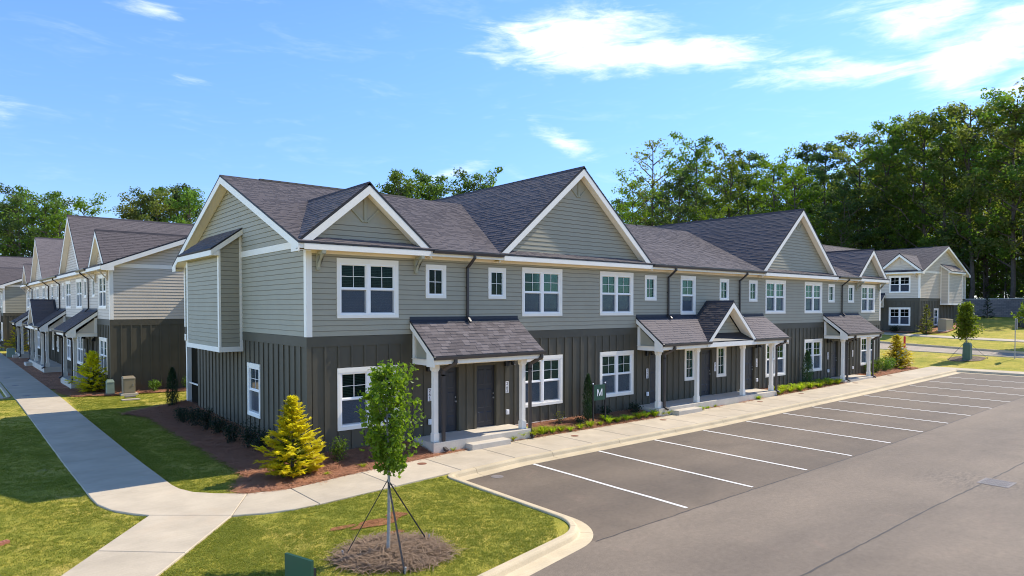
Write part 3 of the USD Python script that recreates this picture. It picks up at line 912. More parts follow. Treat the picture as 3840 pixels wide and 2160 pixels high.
FRONT_WINDOWS = [('double', .89, 2.906, 4.25, 5.99, 'blind'), ('small', 3.889, 4.661, 4.858, 5.924, None), ('small', 6.389, 7.155, 4.858, 5.924, None), ('double', 7.897, 9.864, 4.25, 5.99, 'blind'),
                 ('double', 11.922, 13.919, 4.25, 5.99, 'blind'), ('small', 14.664, 15.431, 4.858, 5.924, None), ('single', 17.12, 18.24, 4.25, 5.98, 'blind'), ('small', 20.14, 20.91, 4.88, 5.93, None),
                 ('small', 22.679, 23.456, 4.858, 5.924, None), ('double', 24.232, 26.244, 4.25, 5.99, 'curtain'), ('double', 28.309, 30.319, 4.25, 5.99, 'curtain'), ('small', 31.076, 31.855, 4.858, 5.924, None),
                 ('small', 33.613, 34.405, 4.858, 5.924, None), ('double', 35.419, 37.41, 4.25, 5.99, None),
                 ('double', .889, 2.915, .98, 2.80, 'blind'), ('double', 7.895, 9.888, .98, 2.80, 'blind'), ('double', 11.94, 13.955, .98, 2.80, 'blind'), ('double', 24.311, 26.304, .98, 2.80, 'blind'),
                 ('double', 28.355, 30.393, .98, 2.80, 'blind'), ('double', 35.44, 37.43, .98, 2.80, None), ('side', 17.46, 18.24, 1.28, 2.80, None), ('side', 19.95, 20.73, 1.28, 2.80, None)]
DOORS = [4.31, 5.89, 15.03, 18.73, 22.41, 31.55, 33.18]
DW, DZ0, DZ1 = .84, .485, 2.60
NUMBERS = [(4.02, '261'), (7.205, '263'), (14.84, '265'), (19.815, '267'), (23.44, '269'), (31.13, '271'), (34.31, '273')]
PORCHES = [(3.30, 7.69), (14.10, 24.04), (30.50, 35.05)]
PG = (19.08, 1.93, 4.86)                   # the middle porch's gable
POSTS = [[3.62, 7.12], [14.40, 17.05, 20.65, 23.20], [30.95, 34.35]]
PY, PE = -.95, -1.40                       # posts and porch eave


def wallpoly_front(up_):
    if up_:
        return sbox(0, ZBELT, BL, 6.2)
    return sbox(0, ZB, BL, ZBELT)


def openings(wins, margin):
    return [sbox(a + margin, z0 + margin, b - margin, z1 - margin) for _, a, b, z0, z1, _ in wins]


def townhouse(name, label, loc, rotz, mat, mat2, group, lettered, bump_right=True):
    B = thing(name, label, 'townhouse', loc, rotz, group)
    rng = np.random.default_rng(11)
    F = frame((0, 0, 0), (1, 0, 0), (0, -1, 0))              # front wall: along, up, out
    E0 = frame((0, 0, 0), (0, 1, 0), (-1, 0, 0))             # end walls: along = y
    E1 = frame((BL, 0, 0), (0, 1, 0), (1, 0, 0))
    Bk = frame((0, BD, 0), (1, 0, 0), (0, 1, 0))
    ops = shapely.union_all(openings(FRONT_WINDOWS, .07) + [sbox(a, DZ0 - .1, a + DW, DZ1) for a in DOORS])
    end_win = ('single', 3.80, 5.02, .94, 2.71, None)
    ends_hole = shapely.union_all(openings([end_win], .07))
    REAR0 = 11.3                                             # the ground floor stops here, with a covered patio behind
    # ---- wall cores (dark below; sided above, dark in the board gaps as painted shadow lines)
    front = sbox(0, ZB, BL, 6.2).difference(ops)
    c = MB(F); c.poly(front, -.15, 0.0); part('wall', c, M['dark'], B)
    pent = Polygon([(0, 6.2), (BD, 6.2), (BD, EAVE + .02), (BD / 2, RIDGE - .22), (0, EAVE + .02)])
    up_end = sbox(0, ZBELT, BD, 6.2).union(pent)
    low_end = sbox(0, ZB, REAR0, ZBELT).union(sbox(0, ZBAND, BD, ZBELT))
    for fm in (E0, E1):
        c = MB(fm); c.poly(up_end.union(low_end).difference(ends_hole), -.15, -.002); part('wall', c, M['dark'], B)
    c = MB(Bk); c.poly(sbox(.16, ZB, BL - .16, 6.2), -.15, -.01); part('wall', c, M['dark'], B)
    c = MB()
    c.box(.16, 2.6, REAR0, REAR0 + .1, ZB, ZBAND); c.box(2.6, 2.7, REAR0, BD - .2, ZB, ZBAND); c.box(BL - 2.6, BL - .16, REAR0, REAR0 + .1, ZB, ZBAND)
    part('patio_wall', c, M['dark'], B)
    c = MB(); c.box(.012, BL - .012, .012, BD - .012, -.6, ZB); part('foundation', c, M['dark'], B)
    # ---- clapboards of the upper floor and gables
    side = sbox(.145, ZBELT - .02, BL - .145, 6.10).difference(shapely.union_all(openings(FRONT_WINDOWS, .004)))
    course = boards([], side, ZBELT - .02, .1524, F)
    gsid = []
    for gx, hw, za in GABLES:
        k = (za - EAVE) / hw
        tri = Polygon([(gx - hw + .1, EAVE + .12), (gx + hw - .1, EAVE + .12), (gx, za - .10)])
        core = MB(F); core.poly(tri, -.10, -.004); part('gable_wall', core, M['dark'], B)  # core kept dark so the gaps between boards read as shade
        zt = za - (1.14 if hw > 3 else 1.16)
        course += boards([], tri.intersection(sbox(-99, 0, 99, zt)), EAVE + .12, .1524, F)
        top = tri.intersection(sbox(-99, zt, 99, 99))
        c = MB(F); c.poly(top, 0, .012); part('gable_panel', c, mat, B)
        o = MB(F)                                            # king post and two struts
        o.box(gx - .045, gx + .045, zt + .02, za - .30, .012, .05)
        for s in (-1, 1):
            d = .42 if hw > 3 else .46
            a, b = (gx + s * .06, zt + .03, .028), (gx + s * d, zt + (.37 if hw > 3 else .42), .028)
            dx, dz = b[0] - a[0], b[1] - a[1]; ln = math.hypot(dx, dz); nx, nz = -dz / ln * .035, dx / ln * .035
            o.poly(Polygon([(a[0] + nx, a[1] + nz), (a[0] - nx, a[1] - nz), (b[0] - nx, b[1] - nz), (b[0] + nx, b[1] + nz)]), .012, .042)
        part('gable_ornament', o, mat2, B)
    for fm, right in ((E0, False), (E1, True)):
        bump = sbox(5.55, 3.0, 9.65, 7.25)
        low = sbox(.145, ZBELT - .02, BD - .145, 6.26).difference(bump)
        course += boards([], low, ZBELT - .02, .1524, fm)
        tri = Polygon([(.05, 6.48), (BD - .05, 6.48), (BD / 2, RIDGE - .20)])
        tri = tri.intersection(Polygon([(-1, 6), (BD + 1, 6), (BD + 1, EAVE - .5 + SLOPE * -.5), (BD / 2, RIDGE - .16), (-1, EAVE - .6)])) if False else tri
        course += boards([], tri.difference(bump), 6.48, .1524, fm)
        o = MB(fm); cy = BD / 2; za = RIDGE - .30; zt = za - .34
        o.box(cy - .04, cy + .04, zt, za, .02, .05)
        for s in (-1, 1):
            o.poly(Polygon([(cy + s * .05, zt), (cy + s * .12, zt), (cy + s * .36, zt + .20), (cy + s * .30, zt + .22)]), .02, .046)
        part('gable_ornament', o, mat2, B)
        t = MB(fm)
        t.box(0, 5.55, 6.27, 6.47, .001, .035); part('frieze', t, M['white'], B)
        t = MB(fm); t.box(9.65, BD, 6.27, 6.47, .001, .035); part('frieze', t, M['white'], B)
        # the chase that stands out from the end wall, with its own lean-to roof
        bx = .75
        b0, b1, zb0 = 5.55, 9.65, 3.08
        zr0, zr1 = 7.27, 6.50
        k = (zr1 - zr0) / (1.05)
        ch = MB(fm)
        ch.hexa([(b0, zb0, -.02), (b1, zb0, -.02), (b1, zb0, bx), (b0, zb0, bx), (b0, zr0 - .06, -.02), (b1, zr0 - .06, -.02), (b1, zr0 - .06 + k * bx, bx), (b0, zr0 - .06 + k * bx, bx)])
        chase = part('chase', ch, M['dark'], B)  # dark body: its colour makes the shadow lines between its boards
        O = lambda a, z, d: fm(np.array([[a, z, d]]))[0]
        sgn = 1 if right else -1
        ff = frame(O(0, 0, bx), (0, 1, 0), (sgn, 0, 0))
        for mb in boards([], sbox(b0 + .12, zb0 + .14, b1 - .12, zr0 + k * bx - .25), zb0 + .14, .1524, ff):
            part('siding_board', mb, mat, chase)
        fs = frame(O(b0, 0, 0), (sgn, 0, 0), (0, -1, 0))
        for mb in boards([], Polygon([(.10, zb0 + .14), (bx - .04, zb0 + .14), (bx - .04, zr0 + k * bx - .2), (.10, zr0 - .28)]), zb0 + .14, .1524, fs):
            part('siding_board', mb, mat, chase)
        t = MB(fm)
        t.box(b0 - .028, b0 + .12, zb0 + .14, zr0 + k * bx - .16, bx - .04, bx + .028)
        t.box(b1 - .12, b1 + .028, zb0 + .14, zr0 + k * bx - .16, bx - .04, bx + .028)
        t.box(b0 - .028, b0 - .001, zb0 + .14, zr0 - .18, -.0, .10)
        t.box(b0 - .034, b1 + .034, zb0 - .03, zb0 + .139, .0, bx + .034)
        part('corner_board', t, M['white'], chase)
        t = MB(fm)                                           # board under the eave in the soffit colour, bounce light included
        t.box(b0 + .12, b1 - .12, zr1 + .0 - .02 - .13, zr1 + .02 + .05, bx + .001, bx + .026)
        part('frieze', t, M['soffit'], chase)
        r0, r1, re = b0 - .16, b1 + .16, 1.05
        t = MB(fm)
        t.hexa([(r0, zr0 - .02, 0), (r1, zr0 - .02, 0), (r1, zr1 - .02, re), (r0, zr1 - .02, re), (r0, zr0 + .03, 0), (r1, zr0 + .03, 0), (r1, zr1 + .03, re + .02), (r0, zr1 + .03, re + .02)])
        roof = part('chase_roof', t, M['drip'], chase)
        W = np.array([0, k, 1.0]); ln = np.linalg.norm(W)
        o_, u_ = O(r0 + .01, zr1 + .03, re), np.array([0, 1.0, 0])
        w_ = (O(0, zr0, 0) - O(0, zr1, re)); w_ /= np.linalg.norm(w_)
        rows = shingle_rows(0, math.hypot(re, zr0 - zr1), lambda v: [(0, r1 - r0 - .02)], rng)
        part('shingles', tabs_mesh(rows, o_, u_, w_), M['shingle'], chase, kind='stuff')
        t = MB(fm)
        for e_ in (r0 + .0, r1 - .03):                       # sloping barge boards and the eave board
            t.hexa([(e_, zr0 - .20, .0), (e_ + .03, zr0 - .20, .0), (e_ + .03, zr1 - .20, re - .01), (e_, zr1 - .20, re - .01), (e_, zr0 - .021, .0), (e_ + .03, zr0 - .021, .0), (e_ + .03, zr1 - .021, re - .01), (e_, zr1 - .021, re - .01)])
            t.poly(Polygon([(e_, zr1 - .20), (e_ + .03, zr1 - .20), (e_ + .03, zr1 - .199), (e_, zr1 - .199)]), 0, .001)
            t.hexa([(e_, zr1 - .20, bx + .03), (e_ + .03, zr1 - .20, bx + .03), (e_ + .03, zr1 - .20, re - .011), (e_, zr1 - .20, re - .011), (e_, zr1 - .19 - k * (re - bx - .03), bx + .03), (e_ + .03, zr1 - .19 - k * (re - bx - .03), bx + .03), (e_ + .03, zr1 - .19, re - .011), (e_, zr1 - .19, re - .011)])
        t.box(r0 + .03, r1 - .03, zr1 - .2, zr1 - .03, re - .035, re - .002)
        part('barge_board', t, M['white'], chase)
        t = MB(fm); t.box(r0 + .03, r1 - .03, zr1 - .19, zr1 - .17, bx + .03, re - .036); part('soffit', t, M['soffit'], chase)
        # end window, corner boards, band, battens
        window(B, fm, *[end_win[i] for i in (1, 2, 3, 4)], 'single', None)
        t = MB(fm); t.box(.001, .142, ZBELT - .03, 6.269, .0, .0275); part('corner_board', t, M['white'], B)
        t = MB(fm); t.box(BD - .142, BD + .03, ZBELT - .03, 6.269, 0, .028); part('corner_board', t, M['white'], B)
        t = MB(fm); t.box(.001, BD + .02, ZBAND, ZBELT - .03, .0, .022); part('band', t, M['dark'], B)
        t = MB(fm); t.box(.001, .12, ZB, ZBAND - .001, 0, .025); part('corner_board', t, M['dark'], B)
        y = .46
        while y < REAR0 - .1:
            hit = end_win[1] - .01 < y < end_win[2] + .01
            for z0, z1 in ([(ZB + .02, end_win[3]), (end_win[4], ZBAND)] if hit else [(ZB + .02, ZBAND)]):
                q = MB(fm); q.box(y - .031, y + .031, z0, z1, 0, .030); part('batten', q, M['dark'], B)
            y += .436
        # covered patio at the rear corner: column, beam and rail
        t = MB(fm)
        t.box(BD - .20, BD - .02, ZB, ZBAND - .30, -.19, -.01); t.box(BD - .24, BD + .02, ZBAND - .30, ZBAND - .02, -.23, .03)
        part('patio_column', t, M['white'], B)
        t = MB(fm); t.box(REAR0, BD - .2, 1.30, 1.36, -.13, -.08); part('patio_rail', t, M['white'], B)
        t = MB(fm); t.box(REAR0 + .02, BD - .2, ZBAND - .05, ZBAND - .001, -2.5, -.01); part('soffit', t, M['soffit'], B)
    eye = np.array([-7.45, -18.0, 4.5]) if lettered else np.array([BL + 17.0, -9.0, 4.5])
    course.sort(key=lambda b: -b.area / ((np.vstack(b.v).mean(0) - eye) ** 2).sum())
    for mb in course[:300]:
        part('siding_board', mb, mat, B)
    rest = MB()
    for mb in course[300:]:
        rest.add(*mb.get())
    if rest.n:
        part('siding_boards', rest, mat, B, kind='stuff')
    # ---- front trim
    t = MB(F); t.box(-.0285, .142, ZBELT - .03, 6.269, 0, .031); part('corner_board', t, M['white'], B)
    t = MB(F); t.box(BL - .142, BL + .0285, ZBELT - .03, 6.269, 0, .031); part('corner_board', t, M['white'], B)
    t = MB(F); t.box(-.0225, BL + .0225, ZBAND, ZBELT - .031, 0, .024); part('band', t, M['dark'], B)
    t = MB(F); t.box(-.0255, .12, ZB, ZBAND - .001, 0, .028); part('corner_board', t, M['dark'], B)
    t = MB(F); t.box(BL - .12, BL + .0255, ZB, ZBAND - .001, 0, .028); part('corner_board', t, M['dark'], B)
    t = MB(F); t.box(.143, BL - .143, 6.09, 6.19, 0.0, .033); part('frieze', t, M['soffit'], B)
    t = MB(F); t.box(7.45, 10.1, ZB - .010, ZB + .010, .0, .024); part('flashing', t, M['white'], B)
    x = .53
    low = [w for w in FRONT_WINDOWS if w[4] < 3] + [('d', a - .11, a + DW + .11, 0, DZ1 + .12, None) for a in DOORS]
    while x < BL - .2:
        spans = [(ZB + .02, ZBAND)]
        for _, a, b, z0, z1, _c in low:
            if a - .03 < x < b + .03:
                spans = [(s0, min(s1, z0)) for s0, s1 in spans] + [(max(s0, z1), s1) for s0, s1 in spans]
        for s0, s1 in spans:
            if s1 - s0 > .08:
                q = MB(F); q.box(x - .031, x + .031, s0, s1, 0, .030); part('batten', q, M['dark'], B)
        x += .414
    for w in FRONT_WINDOWS:
        window(B, F, w[1], w[2], w[3], w[4], w[0], w[5])
    # ---- doors
    for a in DOORS:
        t = MB(F)
        t.box(a - .10, a, ZB + .04, DZ1 + .10, 0, .03); t.box(a + DW, a + DW + .10, ZB + .04, DZ1 + .10, 0, .03); t.box(a, a + DW, DZ1, DZ1 + .10, 0, .03)
        t.box(a - .001, a + .02, DZ0, DZ1, -.13, -.001); t.box(a + DW - .02, a + DW + .001, DZ0, DZ1, -.13, -.001)
        part('door_casing', t, M['dark'], B)
        t = MB(F)
        t.box(a, a + DW, DZ0, DZ1, -.12, -.075)
        d = part('door', t, M['door'], B)
        q = MB(F)
        for z0, z1 in ((DZ0 + .16, DZ0 + .52), (DZ0 + .66, DZ0 + 1.30), (DZ0 + 1.44, DZ1 - .14)):
            for x0, x1 in ((a + .11, a + DW / 2 - .04), (a + DW / 2 + .04, a + DW - .11)):
                q.hexa([(x0, z0, -.0749), (x1, z0, -.0749), (x1, z1, -.0749), (x0, z1, -.0749), (x0 + .03, z0 + .03, -.062), (x1 - .03, z0 + .03, -.062), (x1 - .03, z1 - .03, -.062), (x0 + .03, z1 - .03, -.062)])
        part('door_panel', q, M['door'], d)
        q = MB(F); q.box(a + DW - .085, a + DW - .055, DZ0 + .95, DZ0 + 1.0, -.075, -.02); q.box(a + DW - .085, a + DW - .055, DZ0 + 1.10, DZ0 + 1.14, -.075, -.045)
        part('door_handle', q, M['grey_metal'], d)
        q = MB(F); q.box(a, a + DW, DZ0 - .03, DZ0, -.12, .03); part('threshold', q, M['grey_metal'], d)
    # ---- house numbers, lamps and sockets beside the doors
    for i, (a, txt) in enumerate(NUMBERS):
        left = i in (0, 2, 5)
        t = MB(F); t.box(a - .066, a + .066, 1.575, 1.985, .021, .036)
        pl = part('house_number', t, M['plate'], B, label='white vertical house number plate reading ' + txt if lettered else None)
        if lettered:
            for k, ch in enumerate(txt):
                tm = meshkit.text_mesh(ch, .098, .003, True)
                v = np.array(tm.vertices)
                v[:, 0] -= (v[:, 0].min() + v[:, 0].max()) / 2
                v = np.column_stack([v[:, 0] + a, v[:, 1] + 1.985 - .028 - .098 - k * .13, v[:, 2] + .0361])
                q = MB(F); q.add(v, tm.faces); part('digit', q, M['digit'], pl)
        if i != 3:
            t = MB(F); t.box(a - .055, a + .055, .83, 1.0, .02, .085); t.box(a - .035, a + .035, .86, .97, .085, .10)
            part('socket_cover', t, M['plate'], B)
            t = MB(F); la = a - .02
            t.box(la - .09, la + .07, 2.53, 2.75, .02, .10)
            lamp = part('wall_lamp', t, M['black'], B)
            q = MB(F)
            ang = np.linspace(0, 2 * math.pi, 12, endpoint=False)
            c0, c1 = np.array([la + .13, 2.70, .13]), np.array([la + .19, 2.56, .17])
            v = np.vstack([c0 + .03 * np.column_stack([np.cos(ang), 0 * ang, np.sin(ang)]), c1 + .075 * np.column_stack([np.cos(ang), 0 * ang, np.sin(ang)])])
            q.add(v, [[k, (k + 1) % 12, 12 + (k + 1) % 12] for k in range(12)] + [[k, 12 + (k + 1) % 12, 12 + k] for k in range(12)])
            q.box(la + .06, la + .13, 2.66, 2.69, .06, .14)
            part('lamp_shade', q, M['black'], lamp)
    # ---- main roof
    sl_len = math.hypot(BD / 2 + OV, RIDGE - EAVE)
    wv = np.array([0, (BD / 2 + OV) / sl_len, (RIDGE - EAVE) / sl_len])
    t = MB()
    x0, x1, th = -XO, BL + XO, .05
    for s in (0, 1):
        yv = (lambda y: y) if s == 0 else (lambda y: BD - y)
        t.hexa([(x0, yv(-OV - .03), EAVE - th - .012), (x1, yv(-OV - .03), EAVE - th - .012), (x1, BD / 2, RIDGE - th), (x0, BD / 2, RIDGE - th), (x0, yv(-OV - .03), EAVE - .012), (x1, yv(-OV - .03), EAVE - .012), (x1, BD / 2, RIDGE), (x0, BD / 2, RIDGE)])
    roof = part('roof', t, M['drip'], B)
    rows = shingle_rows(-.02, sl_len, lambda v: [(0.01, BL + 2 * XO - .01)], rng)
    part('shingles', tabs_mesh(rows, (x0, -OV, EAVE), (1, 0, 0), wv), M['shingle'], roof, kind='stuff')
    rows = shingle_rows(-.02, sl_len, lambda v: [(0.01, BL + 2 * XO - .01)], rng, .143, (.6, 1.1))
    part('shingles', tabs_mesh(rows, (x0, BD + OV, EAVE), (1, 0, 0), wv * [1, -1, 1]), M['shingle'], roof, kind='stuff')
    for a, b in ((.95, 7.0), (14.3, 16.5), (21.9, 23.6), (31.2, 37.2)):
        t = MB(); t.hexa([(a, BD / 2 - .15, RIDGE - .04), (b, BD / 2 - .15, RIDGE - .04), (b, BD / 2 + .15, RIDGE - .04), (a, BD / 2 + .15, RIDGE - .04), (a, BD / 2 - .13, RIDGE + .03), (b, BD / 2 - .13, RIDGE + .03), (b, BD / 2 + .13, RIDGE + .03), (a, BD / 2 + .13, RIDGE + .03)])
        part('ridge_vent', t, M['drip'], roof)
    t = MB()
    for a, b in ((x0, 7.0), (14.3, 24.0), (31.2, x1)):
        t.hexa([(a, BD / 2 - .13, RIDGE - .035), (b, BD / 2 - .13, RIDGE - .035), (b, BD / 2 + .13, RIDGE - .035), (a, BD / 2 + .13, RIDGE - .035), (a, BD / 2 - .01, RIDGE + .02), (b, BD / 2 - .01, RIDGE + .02), (b, BD / 2 + .01, RIDGE + .02), (a, BD / 2 + .01, RIDGE + .02)])
    part('ridge_cap', t, M['ridge'], roof)
    # barge boards of the end gables
    for x in (x0 + .004, x1 - .034):
        t = MB()
        for s in (0, 1):
            yv = (lambda y: y) if s == 0 else (lambda y: BD - y)
            t.hexa([(x, yv(-OV - .02), EAVE - .28), (x + .03, yv(-OV - .02), EAVE - .28), (x + .03, BD / 2, RIDGE - .29), (x, BD / 2, RIDGE - .29), (x, yv(-OV - .02), EAVE - .065), (x + .03, yv(-OV - .02), EAVE - .065), (x + .03, BD / 2, RIDGE - .052), (x, BD / 2, RIDGE - .052)])
        part('barge_board', t, M['white'], roof)
        t = MB()
        xa, xb = (x + .03, -.03) if x < 0 else (BL + .03, x)
        for s in (0, 1):
            yv = (lambda y: y) if s == 0 else (lambda y: BD - y)
            t.hexa([(xa, yv(-OV + .02), EAVE - .255), (xb, yv(-OV + .02), EAVE - .255), (xb, BD / 2, RIDGE - .265), (xa, BD / 2, RIDGE - .265), (xa, yv(-OV + .02), EAVE - .235), (xb, yv(-OV + .02), EAVE - .235), (xb, BD / 2, RIDGE - .245), (xa, BD / 2, RIDGE - .245)])
        part('soffit', t, M['soffit'], roof)
        t = MB()                                             # boxed eave returns
        for s in (0, 1):
            yv = (lambda y: y) if s == 0 else (lambda y: BD - y)
            t.box(x, xb if x < 0 else xa, yv(-OV - .0), yv(.0), EAVE - .215, EAVE - .20)
            t.poly(Polygon([(x, 0), (x + .03, 0), (x + .03, .001), (x, .001)]), 0, .001) if False else None
            t.hexa([(x + .002, yv(-OV - .018), EAVE - .279), (x + .028, yv(-OV - .018), EAVE - .279), (x + .028, yv(.12), EAVE - .2795), (x + .002, yv(.12), EAVE - .2795), (x + .002, yv(-OV - .018), EAVE - .09), (x + .028, yv(-OV - .018), EAVE - .09), (x + .028, yv(.12), EAVE + .12), (x + .002, yv(.12), EAVE + .12)])
        part('eave_return', t, M['white'], roof)
    # eave boards and soffits, front and rear
    for s in (0, 1):
        yv = (lambda y: y) if s == 0 else (lambda y: BD - y)
        t = MB(); t.box(x0 + .035, x1 - .035, yv(-OV), yv(-OV + .03), EAVE - .215, EAVE - .062); part('fascia', t, M['white'], roof)
        t = MB(); t.box(x0 + .035, x1 - .035, yv(-OV + .03), yv(-.0), EAVE - .195, EAVE - .175); part('soffit', t, M['soffit'], roof)
    # ---- cross gables
    for gx, hw, za in GABLES:
        big = hw > 3
        ze = EAVE + .06
        k = (za - ze) / hw
        y0 = -.32
        yb = BD + .36 if big else BD / 2
        ln = math.hypot(hw, za - ze)
        def span(v, k=k, ln=ln, za=za, ze=ze, big=big, y0=y0, yb=yb):
            z = ze + v / ln * (za - ze)
            yv = (z - EAVE) / SLOPE - OV
            if z >= RIDGE:
                return [(0, yb - y0)] if big else [(0, yv - y0)]
            out = [(0, min(yv + .05, BD / 2) - y0)]
            if big:
                out.append((BD - yv - .05 - y0, yb - y0))
            return out
        t = MB()
        for s in (-1, 1):
            t.hexa([(gx + s * hw, y0, ze - .03 - .05), (gx + s * hw, y0 + .3, ze - .03 - .05), (gx, yb if big else (za - EAVE) / SLOPE - OV, za - .05 - .03), (gx, y0, za - .05 - .03), (gx + s * hw, y0, ze - .012), (gx + s * hw, y0 + .3, ze - .012), (gx, yb if big else (za - EAVE) / SLOPE - OV, za - .012), (gx, y0, za - .012)]) if not big else None
            if big:
                yr = (RIDGE - EAVE) / SLOPE - OV
                xr = gx + s * hw * (za - RIDGE) / (za - ze)
                for ya, yc, yd in ((y0, yr, y0 + .12), (yb, BD - yr, yb - .12)):
                    lo_, hi_ = -.08, -.012
                    p = lambda x, y, z, h: (x, y, z + h)
                    t.hexa([p(gx + s * hw, ya, ze, lo_), p(gx + s * hw, yd, ze, lo_), p(xr, yc, RIDGE, lo_), p(xr, ya, RIDGE, lo_), p(gx + s * hw, ya, ze, hi_), p(gx + s * hw, yd, ze, hi_), p(xr, yc, RIDGE, hi_), p(xr, ya, RIDGE, hi_)])
                t.hexa([p(xr, y0, RIDGE, -.08), p(xr, yb, RIDGE, -.08), p(gx, yb, za, -.08), p(gx, y0, za, -.08), p(xr, y0, RIDGE, -.012), p(xr, yb, RIDGE, -.012), p(gx, yb, za, -.012), p(gx, y0, za, -.012)])
        g = part('gable_roof', t, M['drip'], B)
        for s in (-1, 1):
            w_ = np.array([-s * hw, 0, za - ze]) / ln
            rows = shingle_rows(-.02, ln, span, rng)
            part('shingles', tabs_mesh(rows, (gx + s * hw, y0 + .012, ze), (0, 1, 0), w_), M['shingle'], g, kind='stuff')
        t = MB(); ye = yb if big else (za - EAVE) / SLOPE - OV + .1
        t.hexa([(gx - .13, y0, za - .13 * k + .02), (gx + .13, y0, za - .13 * k + .02), (gx + .13, ye, za - .13 * k + .02), (gx - .13, ye, za - .13 * k + .02), (gx - .01, y0, za + .025), (gx + .01, y0, za + .025), (gx + .01, ye, za + .025), (gx - .01, ye, za + .025)])
        part('ridge_cap', t, M['ridge'], g)
        dep = .25
        for s in (-1, 1):
            t = MB()
            e = .0
            xo, zo = gx + s * (hw + .02), ze - .09 - .02 * k
            t.hexa([(xo, y0 + .004, zo - dep), (xo, y0 + .034, zo - dep), (gx, y0 + .034, za - .09 - dep), (gx, y0 + .004, za - .09 - dep), (xo, y0 + .004, zo), (xo, y0 + .034, zo), (gx, y0 + .034, za - .09), (gx, y0 + .004, za - .09)])
            part('barge_board', t, M['white'], g)
            t = MB()
            t.hexa([(xo, y0 + .034, zo - .235), (xo, -.026, zo - .235), (gx, -.026, za - .325), (gx, y0 + .034, za - .325), (xo, y0 + .034, zo - .21), (xo, -.026, zo - .21), (gx, -.026, za - .30), (gx, y0 + .034, za - .30)])
            part('soffit', t, M['soffit'], g)
    # white eave board in front of each gable, gutters and downpipes between them
    for gx, hw, za in GABLES:
        t = MB(); t.box(max(gx - hw + .1, x0 + .04), min(gx + hw - .1, x1 - .04), -OV - .026, -OV - .001, EAVE - .222, EAVE - .055); part('fascia', t, M['white'], B)
        if hw < 3:                                           # knee braces under the end gables
            for bx_ in (gx - 1.48, gx + 1.72) if gx < 10 else (gx - 1.72, gx + 1.48):
                q = MB(F); q.box(bx_ - .05, bx_ + .05, 5.62, 6.08, .02, .10); q.box(bx_ - .05, bx_ + .05, 6.05, 6.145, .10, .47)
                q.hexa([(bx_ - .04, 5.70, .10), (bx_ + .04, 5.70, .10), (bx_ + .04, 5.80, .10), (bx_ - .04, 5.80, .10), (bx_ - .04, 6.05, .30), (bx_ + .04, 6.05, .30), (bx_ + .04, 6.05, .40), (bx_ - .04, 6.05, .40)])
                q.box(bx_ - .053, bx_ + .053, 6.07, 6.16, .42, .475)
                part('knee_brace', q, mat2, B)
    def gutter(a, b, y, z, h=.115, d=.12):
        t = MB()
        sec = [(0, 0), (0, -h), (d * .72, -h), (d, -h * .35), (d, 0), (d - .012, 0), (d - .015, -.02), (.02, -.02)]
        n = len(sec)
        v = np.array([(x, y - p, z + r) for x in (a, b) for p, r in sec])
        cap, cf = trimesh.creation.triangulate_polygon(Polygon(sec), engine='earcut')
        idx = [int(np.argmin(np.abs(np.array(sec) - c).sum(1))) for c in cap]
        f = []
        for k in range(n):
            f += [[k, (k + 1) % n, n + (k + 1) % n], [k, n + (k + 1) % n, n + k]]
        f += [[idx[i] for i in q] for q in cf] + [[n + idx[i] for i in q] for q in cf]
        t.add(v, f)
        return part('gutter', t, M['gutter'], B)
    def pipe(pts, w=.075, h=.062):
        t = MB()
        pts = np.array(pts, float)
        for p, q in zip(pts[:-1], pts[1:]):
            d = (q - p) / np.linalg.norm(q - p)
            t.beam(p - d * .02, q + d * .02, w, h, (0, -1, 0) if abs(d[2]) > .5 else (0, 0, 1))
        return part('downpipe', t, M['gutter'], B)
    gaps = [(3.92, 6.72), (14.72, 23.50), (31.55, 34.35)]
    for a, b in gaps:
        gutter(a, b, -OV - .002, EAVE - .01)
    for x in (5.48, 16.2, 21.8, 32.75):
        pipe([(x + .02, -OV - .06, EAVE - .12), (x + .02, -OV - .06, EAVE - .20), (x, -.20, EAVE - .42), (x, -.08, EAVE - .50), (x, -.08, 4.27)])
        pipe([(x, -.09, 4.25), (x + .0, -.24, 4.10)])
        t = MB(); t.box(x - .045, x + .045, -.09, -.0, 5.2, 5.23); part('pipe_strap', t, M['gutter'], B)
    # ---- porches
    zw, zp = 4.17, 3.12
    ps = math.hypot(-PE, zw - zp)
    pw = np.array([0, -PE / ps, (zw - zp) / ps])
    for pi, (a, b) in enumerate(PORCHES):
        t = MB()
        t.hexa([(a, PE - .02, zp - .07), (b, PE - .02, zp - .07), (b, -.0, zw - .05), (a, -.0, zw - .05), (a, PE - .02, zp - .015), (b, PE - .02, zp - .015), (b, -.0, zw), (a, -.0, zw)])
        pr = part('porch_roof', t, M['drip'], B)
        gx, hw, za = PG
        def pspan(v, a=a, b=b, pi=pi):
            if pi != 1:
                return [(.008, b - a - .008)]
            half = hw * (1 - (v / ps) * (zw - zp) / (za - zp))
            return [(.008, gx - half + .05 - a), (gx + half - .05 - a, b - a - .008)]
        rows = shingle_rows(-.02, ps - .13, pspan, rng, .143, (.17, .30))
        O = np.array((a, PE, zp))
        if lettered and pi == 0:                             # near enough to tell shingle from shingle
            for R_, L_ in rows:
                for r, l in zip(R_, L_):
                    part('shingle', tabs_mesh([(r[None], np.array([l]))], O, (1, 0, 0), pw), M['shingle'], pr)
        else:
            part('shingles', tabs_mesh(rows, O, (1, 0, 0), pw), M['shingle'], pr, kind='stuff')
        fl = lambda a_, b_, x0_: x0_
        t = MB()                                             # dark flashing strip along the wall
        segs = [(a, b)] if pi != 1 else [(a, gx - hw * (za - zw) / (za - zp) - .02), (gx + hw * (za - zw) / (za - zp) + .02, b)]
